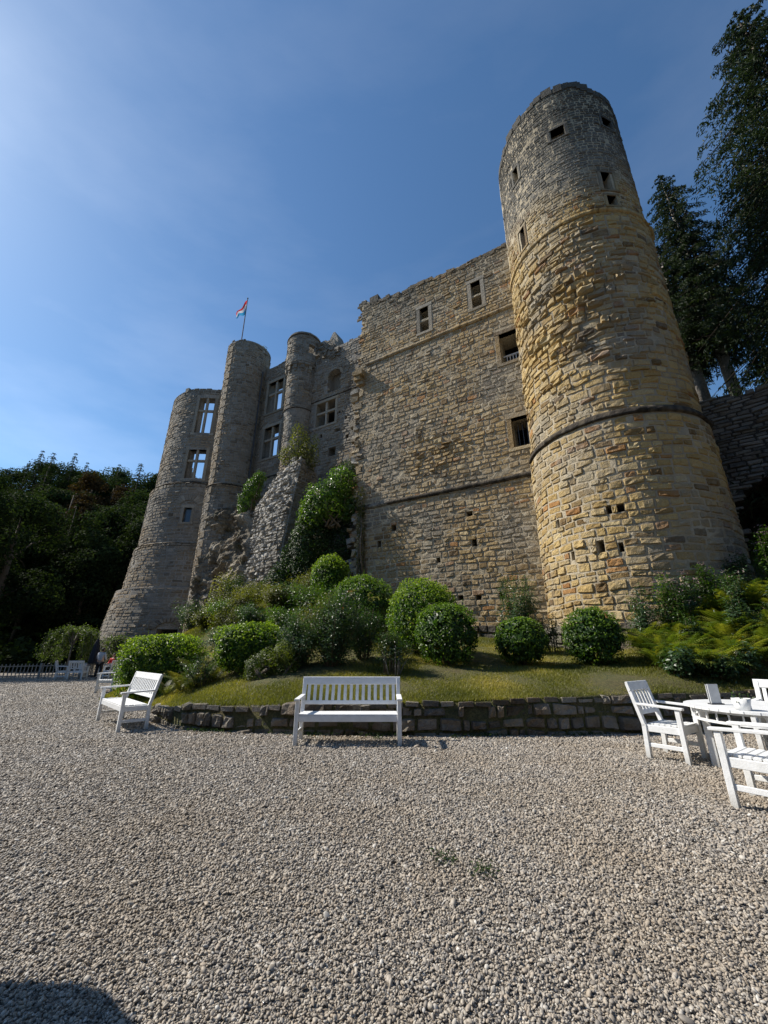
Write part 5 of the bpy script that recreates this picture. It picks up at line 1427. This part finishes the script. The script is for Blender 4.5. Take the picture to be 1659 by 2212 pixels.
for k, (x, y, sc, lb) in enumerate([(-5.15, 11.0, 1.2, 'olive fern with yellowing tips in front of the long hedge'), (-4.75, 10.7, 1.0, 'dark fern right of the yellowing one at the hedge'), (-5.7, 11.4, 1.0, 'fern at the left foot of the long hedge'), (-4.3, 10.9, .9, 'small dark fern beside the flat-topped hedge'), (-5.0, 11.6, 1.3, 'tall olive fern standing against the long hedge')]):
    o = empty('fern', (x, y, gh(x, y)), k * 1.3, label=lb, cat='fern', group='ferns below the hedges')
    obj('fronds', FMD[k % 2], o, kind='stuff'); o.scale = (sc,) * 3

# ivy masses ---------------------------------------------------------
def leaf_mass(name, blobs, n, mat, label, cat, size, seed, parts=True, base=None, tintoff=0):
    """foliage filling several lobes; blobs: (x,y,z,rx,ry,rz)"""
    r = np.random.default_rng(seed); B_ = np.array(blobs)
    vol = (B_[:, 3] * B_[:, 4] * B_[:, 5]) ** (2 / 3); cnt = (n * vol / vol.sum()).astype(int)
    C_, Nn = [], []
    for b, m_ in zip(B_, cnt):
        P, d = shell_points(m_, r, b[3:6], bottom=-1, power=.22)
        P *= (1 + .22 * fbm(d * 2.2 + b[:3]))[:, None]
        C_.append(P + b[:3]); Nn.append(d)
    C_ = np.concatenate(C_); Nn = np.concatenate(Nn)
    ms = np.array([b[:3] for b in blobs]); base = base or (ms[:, 0].mean(), ms[:, 1].mean(), (B_[:, 2] - B_[:, 5]).min())
    o = wthing(name, base, label=label, cat=cat)
    tn = np.clip(.42 + tintoff + .35 * fbm(C_ * .9), 0, 1)
    V, F, tt = leaves(C_, Nn + [0, 0, .5], size, .7, tint=tn, seed=seed)
    mobj('foliage', V, F, mat, o, False, {'tint': tt}, kind='stuff')
    g = Geo()
    for k in range(9):
        b = B_[k % len(B_)]
        p1_ = b[:3] + r.normal(0, .3, 3) * b[3:6]
        tube(g, [tuple(np.array(base) + r.normal(0, .3, 3) * [1, 1, 0]), tuple((np.array(base) + p1_) / 2 + r.normal(0, .15, 3)), tuple(p1_)], [.06, .045, .02], 6)
    g.build('stems', M['twig'], o, smooth=True)
    return o
leaf_mass('ivy', [(-4.45, 21.2, 6.2, .8, .8, 2.0), (-3.9, 21.4, 7.8, 1.1, .8, 1.9), (-4.0, 20.9, 4.9, 1.5, .8, 1.4), (-4.2, 21.5, 8.8, .5, .5, 1.4), (-2.6, 21.7, 6.6, 1.2, .8, 2.6), (-1.8, 21.8, 4.9, 1.1, .8, 1.4), (-5.5, 21.0, 4.6, .9, .6, 1.2), (-5.2, 21.3, 6.0, .5, .5, 1.0), (-3.0, 21.8, 9.2, 1.0, .5, 1.6)], 22000, M['ivy'], 'dark ivy mass hanging over the slope right of the pale buttress', 'ivy', .13, 101)
leaf_mass('juniper_bush', [(-3.05, 10.15, 1.05, .28, .3, .26), (-2.75, 10.1, 1.22, .3, .3, .24), (-2.4, 10.1, 1.38, .26, .3, .24), (-2.95, 10.1, .85, .4, .3, .18), (-2.4, 10.2, 1.05, .35, .3, .3)], 5200, M['juniper'], 'low feathery golden juniper beside the rose shrubs', 'bush', .045, 109, tintoff=.1)
leaf_mass('bright_shrub', [(-3.2, 20.9, 9.4, 1.25, .9, 1.2), (-2.4, 20.8, 10.4, .9, .8, 1.0), (-3.9, 21.0, 8.6, .8, .8, .8), (-2.0, 21.0, 9.2, .7, .7, 1.0)], 6500, M['bright'], 'sunlit bright green shrub growing at the broken wall corner', 'shrub', .14, 102, tintoff=.2)
leaf_mass('dark_shrub', [(-2.1, 21.6, 11.3, .9, .6, .9), (-1.5, 21.6, 10.3, .6, .5, 1.2)], 2600, M['ivy'], 'dark creeper under the torn wall edge above the bright shrub', 'shrub', .12, 108)
leaf_mass('hanging_shrub', [(-9.3, 26.2, 12.4, .7, .6, .9), (-9.7, 26.3, 11.3, .7, .5, 1.1), (-8.9, 26.0, 13.1, .5, .5, .5)], 4000, M['bright'], 'green shrub hanging from the rock left of the pale buttress', 'shrub', .12, 103)
leaf_mass('young_birch', [(-5.7, 23.6, 14.6, .7, .5, 1.5), (-4.9, 23.5, 13.9, .7, .5, 1.3), (-5.3, 23.5, 13.1, .8, .5, 1.0), (-6.6, 24, 13.9, .5, .4, .7)], 3000, M['yellowing'], 'sparse yellow-green sapling on top of the pale buttress', 'tree', .12, 104, base=(-5.2, 23.6, 12.2))
leaf_mass('creeper', [tuple(cfn(np.array(8.85), np.array(z), np.array(.15))) + (.28, .2, .9) for z in (4.6, 6.2, 7.8, 9.0)], 1700, M['yellowing'], 'thin pale creeper on the torn left edge of the curtain wall', 'creeper', .09, 105)
leaf_mass('creeper', [(-9.5, 23.3, 4.2, .7, .5, 1.6), (-8.7, 22.6, 4.6, .7, .5, 1.2), (-10.2, 24.5, 3.4, .8, .6, 1.3)], 3200, M['yellowing'], 'dry brownish creeper on the rock right of the stair tower foot', 'creeper', .11, 106)
leaf_mass('rim_plant', [(-10.9, 28.9, 27.0, .35, .3, .5)], 260, M['yellowing'], 'small plant sprouting from the rim of the stair tower', 'plant', .12, 107)

# ================================================================== TREES
def broad_tree_mesh(seed, h, rad, n, lsize, mat):
    """returns (trunk mesh, crown mesh), local coordinates"""
    r = np.random.default_rng(seed)
    g = Geo(); tube(g, [(0, 0, 0), (.1, 0, h * .3), (0, .1, h * .6), (0, 0, h * .9)], [rad * .08, rad * .06, rad * .04, .05], 8)
    blobs = []
    for k in range(26):
        a = r.uniform(0, 6.28); z = r.uniform(.22, .97); q = rad * r.uniform(.2, .78) * math.sqrt(max(.08, 1 - ((z - .45) / .6) ** 2))
        c = np.array([q * math.cos(a), q * math.sin(a), z * h]); blobs.append((c, rad * r.uniform(.25, .42)))
        if k < 14: tube(g, [(0, 0, z * h * .75), tuple(c * [.5, .5, .93]), tuple(c)], [.12, .07, .03], 5)
    tk = make_mesh('trunk', np.concatenate(g.v), g.faces(), M['bark'], True)
    C_, Nn = [], []
    for c, q in blobs:
        P, d = shell_points(n // 26, r, np.array([q, q, q * .85]), bottom=-.9, power=.25); C_.append(P + c); Nn.append(d)
    C_ = np.concatenate(C_); Nn = np.concatenate(Nn)
    tn = np.clip(.4 + .4 * fbm(C_ * .5 + seed), 0, 1)
    V, F, tt = leaves(C_, Nn + [0, 0, .4], lsize, .8, tint=tn, seed=seed)
    return tk, make_mesh('crown', V, F, mat, False, {'tint': tt})
def spruce_mesh(seed, h, rad, n_tier, lsize, mat, dens=1.0, z0=.12, bark='bark', droop=.55, trunk_r=None, pw=.75):
    r = np.random.default_rng(seed)
    g = Geo(); gb = Geo(); tr_ = trunk_r or h * .014
    tube(g, [(0, 0, 0), (0, 0, h * .5), (0, 0, h * .98)], [tr_, tr_ * .65, .03], 9)
    C_, Nn, SZ = [], [], []
    for k in range(n_tier):
        f_ = z0 + (1 - z0) * (k + r.uniform(0, .6)) / n_tier; z = f_ * h
        L_ = rad * (1 - f_) ** pw * r.uniform(.75, 1.12) * min(1, (f_ - z0) * 6 + .55) + .25
        nb = int(max(5, 9 * (1 - f_) + 5))
        a0 = r.uniform(0, 6.28)
        for b in range(nb):
            a = a0 + 2 * PI * b / nb + r.normal(0, .18); l_ = L_ * r.uniform(.6, 1.15)
            m_ = max(4, int(l_ / lsize * 4.6 * dens))
            q = r.uniform(.12, 1, m_) ** .8
            zz = z + .10 * l_ * q - droop * l_ * q ** 2 + .22 * l_ * np.clip(q - .8, 0, 1)
            sd_ = r.normal(0, .10, m_) * l_ * (1.1 - .6 * q)
            hang = -np.abs(r.normal(0, .12, m_)) * (l_ * .6)
            P = np.stack([q * l_ * math.cos(a) - sd_ * math.sin(a), q * l_ * math.sin(a) + sd_ * math.cos(a), zz + hang], -1)
            C_.append(P); Nn.append(np.stack([np.full(m_, math.cos(a)) * .5, np.full(m_, math.sin(a)) * .5, np.full(m_, .6)], -1)); SZ.append(np.full(m_, lsize))
            if l_ > 1: tube(gb, [(0, 0, z), (l_ * .5 * math.cos(a), l_ * .5 * math.sin(a), z + .02 * l_), (l_ * .95 * math.cos(a), l_ * .95 * math.sin(a), z - droop * l_ * .62)], [.05, .03, .01], 4)
    C_ = np.concatenate(C_); Nn = np.concatenate(Nn)
    tk = make_mesh('trunk', np.concatenate(g.v), g.faces(), M[bark], True)
    tn = np.clip(.4 + .35 * fbm(C_ * .8 + seed), 0, 1)
    V, F, tt = leaves(C_, Nn, np.concatenate(SZ), .27, droop=1.3, tint=tn, seed=seed)
    bm_ = make_mesh('branches', np.concatenate(gb.v), gb.faces(), M['bark_dark'], True) if gb.v else None
    return tk, make_mesh('crown', V, F, mat, False, {'tint': tt}), bm_
def put_tree(name, ms, x, y, z, label, group=None, rz=0, sc=1.0, kindc=True):
    o = empty(name, (x, y, z), rz, label=label, cat='tree', group=group)
    obj('trunk', ms[0], o); obj('crown', ms[1], o, kind='stuff')
    if len(ms) > 2 and ms[2]: obj('branches', ms[2], o, kind='stuff')
    o.scale = sc if hasattr(sc, '__len__') else (sc,) * 3
    return o
# right-hand spruces on the bank behind the outer wall
put_tree('spruce_tree', spruce_mesh(1, 33.5, 7.3, 64, .26, M['spruce'], 2.9, .14, 'bark', pw=.52), 20.3, 12.1, 2.5, 'huge dark spruce cut by the right edge of the view')
put_tree('spruce_tree', spruce_mesh(2, 21.5, 4.1, 46, .26, M['spruce'], 2.5, .20, 'bark_pale', trunk_r=.34, pw=.6), 22.2, 21.2, 16.0, 'spruce with a straight grey trunk just right of the round tower')
put_tree('spruce_tree', spruce_mesh(3, 15, 3.0, 28, .26, M['spruce'], 1.7, .22, 'bark_pale', trunk_r=.36), 20.9, 22.0, 16.0, 'shorter spruce with pale trunk partly behind the round tower')
put_tree('spruce_tree', spruce_mesh(4, 23, 4.4, 40, .28, M['spruce'], 1.7, .12, 'bark'), 27.0, 19.5, 14.0, 'dense spruce between the pale-trunked one and the huge one')
put_tree('small_fir', spruce_mesh(5, 3.2, 1.8, 8, .25, M['spruce'], 1.2, .1), 23.8, 20.3, 17.4, 'low dark fir on the bank below the spruce trunks')
# bank under them
Xb, Yb = np.meshgrid(np.linspace(11, 60, 40), np.linspace(8, 60, 40), indexing='ij')
Zb = np.clip((Yb * .55 + Xb * .45 - 15) * 1.0, 0, 17) * np.clip(((Xb - 13.5) * .62 + (Yb - 15.5) * .78) / 3.0, 0, 1) + fbm(np.stack([Xb * .2, Yb * .2, Xb * 0], -1)) * .3
idx = np.arange(Xb.size).reshape(Xb.shape); F = np.stack([idx[:-1, :-1], idx[1:, :-1], idx[1:, 1:], idx[:-1, 1:]], -1).reshape(-1, 4)
M['floor'] = m_simple('forest_floor', (.045, .042, .022), .95, .4, 1.5, .1)
mobj('wooded_bank', np.stack([Xb, Yb, Zb], -1), F, M['floor'], kind='structure')

# left hillside and wood
def hill_h(x, y):
    d = (y + -.25 * x)           # distance measure growing away
    return np.clip((d - 52) * .62, 0, 26) + 1.2 * fbm(np.stack([x * .03, y * .03, x * 0], -1)) * np.clip((d - 52) / 20, 0, 1)
Xh, Yh = np.meshgrid(np.linspace(-180, 30, 60), np.linspace(34, 200, 50), indexing='ij')
Zh = hill_h(Xh, Yh) - .15
idx = np.arange(Xh.size).reshape(Xh.shape); F = np.stack([idx[:-1, :-1], idx[1:, :-1], idx[1:, 1:], idx[:-1, 1:]], -1).reshape(-1, 4)
mobj('hill', np.stack([Xh, Yh, Zh], -1), F, M['floor'], kind='structure')
BT = [broad_tree_mesh(10 + k, 14, 4.6, 9000, .30, M['forest']) for k in range(3)]
SP = [spruce_mesh(20 + k, 17, 3.2, 34, .30, M['forest'], 1.3, .08) for k in range(2)]
RU = broad_tree_mesh(30, 15, 3.6, 7500, .30, M['rustwood'])
rt_ = np.random.default_rng(31)
near = broad_tree_mesh(40, 16.2, 6.2, 16000, .30, M['forest'])
put_tree('broadleaf_tree', near, -37.0, 38.5, 0, 'large dark glossy broadleaf tree at the left edge behind the fence')
put_tree('broadleaf_tree', near, -31.8, 26.2, 0, 'broadleaf tree standing past the left end of the picket fence', rz=2.0, sc=.9)
put_tree('broadleaf_tree', near, -33.5, 21.0, 0, 'broadleaf tree beside the courtyard, nearer than the one past the fence end', rz=.7, sc=.85)
mid = broad_tree_mesh(41, 17.0, 4.2, 9000, .32, M['forest'])
put_tree('broadleaf_tree', mid, -35.0, 46.0, 0, 'rounded dark tree between the left edge tree and the corner tower')
put_tree('spruce_tree', spruce_mesh(42, 19, 4.2, 26, .40, M['spruce'], 1.1, .06), -30.0, 48.0, 0, 'spruce with light green branch tips next to the corner tower')
cntr = 0
for row, (d0, hmin) in enumerate([(56, 0), (63, 0), (71, 0), (79, 0), (88, 0)]):
    a = -1.12
    while a < -.50:
        a += rt_.uniform(.055, .085) * (60 / d0) ** .5
        y = d0 * (1 + rt_.normal(0, .03)) * (1 / (1 - .25 * a)) ; x = a * y
        kind_ = rt_.random()
        if -.86 < a < -.72 and row in (1, 2): ms, nm, lb = RU, 'russet_tree', 'reddish brown tree among the dark trees on the hillside'
        elif kind_ < (.68 if row < 3 else .93): ms, nm, lb = BT[int(rt_.integers(3))], 'broadleaf_tree', 'dark broadleaf tree on the wooded hillside'
        else: ms, nm, lb = SP[int(rt_.integers(2))], 'spruce_tree', 'dark spruce on the wooded hillside'
        z = float(hill_h(np.array(x), np.array(y)))
        put_tree(nm, ms, x, y, z - .4, lb, 'trees of the wooded hillside', rt_.uniform(0, 6.28), rt_.uniform(.85, 1.15)); cntr += 1
for a, lb, hh in ((-.96 - .0, 'spruce tip furthest left on the skyline', 1.15), (-.865, 'tallest spruce tip on the left skyline', 1.15), (-.825, 'thin spruce tip right of the tallest one on the skyline', 1.05), (-.735, 'flat-topped spruce on the skyline near the corner tower', 1.05)):
    y = 80 / (1 - .25 * a); x = a * y
    put_tree('spruce_tree', SP[0], x, y, float(hill_h(np.array(x), np.array(y))) - .3, lb, None, 0, (hh * .8, hh * .8, hh))
# low undergrowth as one mass
Xu = rt_.uniform(-1.15, -.45, 16000); Yu = rt_.uniform(38, 75, 16000) / (1 - .25 * Xu)
P = np.stack([Xu * Yu, Yu, hill_h(Xu * Yu, Yu) + np.abs(rt_.normal(0, 1.1, 16000))], -1)
V, F, tt = leaves(P, np.tile([0, 0, 1.], (16000, 1)), .6, .8, seed=9); mobj('undergrowth', V, F, M['forest'], None, False, {'tint': tt * .7}, kind='stuff', label='dark undergrowth between the trunks of the hillside wood', cat='undergrowth')
an = np.linspace(R(-262), R(20), 90); dr = np.array([38, 46, 54, 62, 75, 110.])  # added valley ring, unseen, cuts low sky light from behind the viewer
hz_ = np.array([-.5, 6, 13, 19, 24, 26.])
A_, D_ = np.meshgrid(an, dr, indexing='ij')
XX = D_ * np.cos(A_) * 1.15; YY = D_ * np.sin(A_) - 4
ZZ = hz_[None] + fbm(np.stack([XX * .05, YY * .05, XX * 0], -1)) * 2 * (hz_[None] > 0)
keep_ = ~((YY > 10) & (XX < 0))
idx = np.arange(XX.size).reshape(XX.shape); F = np.stack([idx[:-1, :-1], idx[1:, :-1], idx[1:, 1:], idx[:-1, 1:]], -1)
ok_ = keep_[:-1, :-1] & keep_[1:, 1:] & keep_[1:, :-1] & keep_[:-1, 1:]
V = np.stack([XX, YY, ZZ], -1).reshape(-1, 3); F = F[ok_]; u_ = np.unique(F); mp = np.zeros(len(V), int); mp[u_] = np.arange(len(u_))
mobj('added_valley_side', V[u_], mp[F], M['floor'], kind='structure')
r_ = np.random.default_rng(55); n_ = 26000  # leaf mass on the added ring, blocks low sky light too
aa = r_.uniform(an[0], an[-1], n_); dd_ = r_.uniform(40, 100, n_); xq = dd_ * np.cos(aa) * 1.15; yq = dd_ * np.sin(aa) - 4
ok_ = ~((yq > 8) & (xq < 0)); xq, yq, dd_ = xq[ok_], yq[ok_], dd_[ok_]
P = np.stack([xq, yq, np.interp(dd_, dr, hz_) + 9 * np.abs(fbm(np.stack([xq * .12, yq * .12, xq * 0], -1))) + r_.uniform(0, 4, len(xq))], -1)
V, F, tt = leaves(P, np.stack([-xq / dd_, -yq / dd_, xq * 0 + .8], -1), 2.2, .8, seed=77)
mobj('added_wood', V, F, M['forest'], None, False, {'tint': tt * .8}, kind='stuff', label='dark unseen wood added around and behind the viewer to cut sky light', cat='wood')
# weeping shrub behind the fence
def weeping(x, y, h, rad, n, label, seed):
    r = np.random.default_rng(seed); o = wthing('weeping_shrub', (x, y, 0), label=label, cat='shrub')
    g = Geo(); C_ = []
    for k in range(30):
        a = r.uniform(0, 6.28); q = rad * r.uniform(.4, 1)
        top_ = np.array([x + q * .35 * math.cos(a), y + q * .35 * math.sin(a), h * r.uniform(.85, 1.0)]); end = np.array([x + q * math.cos(a), y + q * math.sin(a), h * r.uniform(.25, .5)]); mid_ = np.array([x + q * .8 * math.cos(a), y + q * .8 * math.sin(a), h * r.uniform(.75, .9)])
        tube(g, [(x, y, 0), (x, y, h * .6), tuple(top_), tuple(mid_), tuple(end)], [.06, .05, .03, .02, .01], 5)
        m_ = n // 30; tq = r.uniform(0, 1, m_)
        pp_ = np.stack([np.interp(tq, [0, .4, 1], [p[i] for p in (top_, mid_, end)]) for i in range(3)], -1); C_.append(pp_ + r.normal(0, .13, (m_, 3)))
    g.build('branches', M['bark_pale'], o, smooth=True)
    C_ = np.concatenate(C_); V, F, tt = leaves(C_, np.tile([0, -.3, .6], (len(C_), 1)), .15, .4, droop=2.0, seed=seed); mobj('foliage', V, F, M['willow'], o, False, {'tint': tt}, kind='stuff')
weeping(-20.8, 28.0, 3.0, 1.9, 7000, 'pale green weeping shrub behind the picket fence', 201)
weeping(-18.2, 28.6, 2.4, 1.3, 3000, 'smaller weeping shrub between the larger one and the corner tower', 202)

# weeds in the gravel
for k, (x, y) in enumerate([(.41, 3.4), (.64, 3.2), (-.1, 7.45), (1.2, 7.55)]):
    o = wthing('weed_tuft', (x, y, 0), label=['small green weed tuft in the open gravel', 'tiny weed tuft just right of and nearer than the larger one', 'weed tuft under the front bench', 'weed tuft at the foot of the garden wall'][k], cat='weed')
    P = np.array([x, y, .03]) + rr.normal(0, 1, (70, 3)) * [.05, .05, .012]; V, F, tt = leaves(P, np.tile([0, 0, .6], (70, 1)), .035, .25, seed=k); mobj('foliage', V, F, M['ivy'], o, False, {'tint': tt}, kind='stuff')

# dry leaves and weeds gathered along the foot of the garden wall
lt_ = np.random.default_rng(8); ul = lt_.uniform(.5, 17, 260); P = gfn(ul, np.zeros(260), np.abs(lt_.normal(0, .16, 260)) + .08); P[:, 2] = .018
V, F, tt = leaves(P, np.tile([0, 0, 2.5], (260, 1)), .045, .55, seed=4); mobj('leaf_litter', V, F, m_leaf('dry_leaves', (.10, .06, .025), (.17, .10, .04), (.26, .18, .07), .8, .15), None, False, {'tint': tt}, kind='stuff', label='dry fallen leaves along the foot of the garden wall', cat='leaf litter')
ul = np.concatenate([lt_.normal(c_, .25, 160) for c_ in (3.1, 5.0, 6.3, 8.0, 9.7, 11.5, 13.6)]); P = gfn(ul, np.zeros(len(ul)), np.abs(lt_.normal(0, .05, len(ul))) + .06); P[:, 2] = lt_.uniform(.01, .06, len(ul))
V, F, tt = leaves(P, np.tile([0, -.4, .6], (len(ul), 1)), .05, .3, seed=5); mobj('wall_foot_weeds', V, F, M['ivy'], None, False, {'tint': tt}, kind='stuff', label='small green weeds at the foot of the garden wall', cat='weeds')
# open parasol just outside the frame at the left: its shadow lies on the gravel in the lower left corner
PSX, PSY = -3.84, 1.84
ps = wthing('open_parasol', (PSX, PSY, 0), label='open pale parasol beside the viewer, its shadow on the gravel at lower left', cat='parasol')
g = Geo(); tube(g, [(PSX, PSY, 0), (PSX, PSY, 2.55)], .022, 8); g.build('pole', M['paint2'], ps, smooth=True)
g = Geo(); lathe(g, [(.001, .0), (.24, .0), (.25, .07), (.05, .09), (.04, .3), (.001, .3)], (PSX, PSY, 0), 20); g.build('base', M['metal'], ps)
g = Geo(); lathe(g, [(.02, 2.56), (.55, 2.42), (1.08, 2.25), (1.085, 2.10), (1.075, 2.10), (1.07, 2.24), (.55, 2.405), (.02, 2.545)], (PSX, PSY, 0), 10); g.build('canopy', m_simple('pale_canvas', (.62, .60, .55), .9), ps)
for k in range(10):
    a = 2 * PI * k / 10; part_beam('rib', M['metal'], ps, (PSX, PSY, 2.5), (PSX + 1.05 * math.cos(a), PSY + 1.05 * math.sin(a), 2.22), .014, .02, side=(-math.sin(a), math.cos(a), 0), ch=.002)
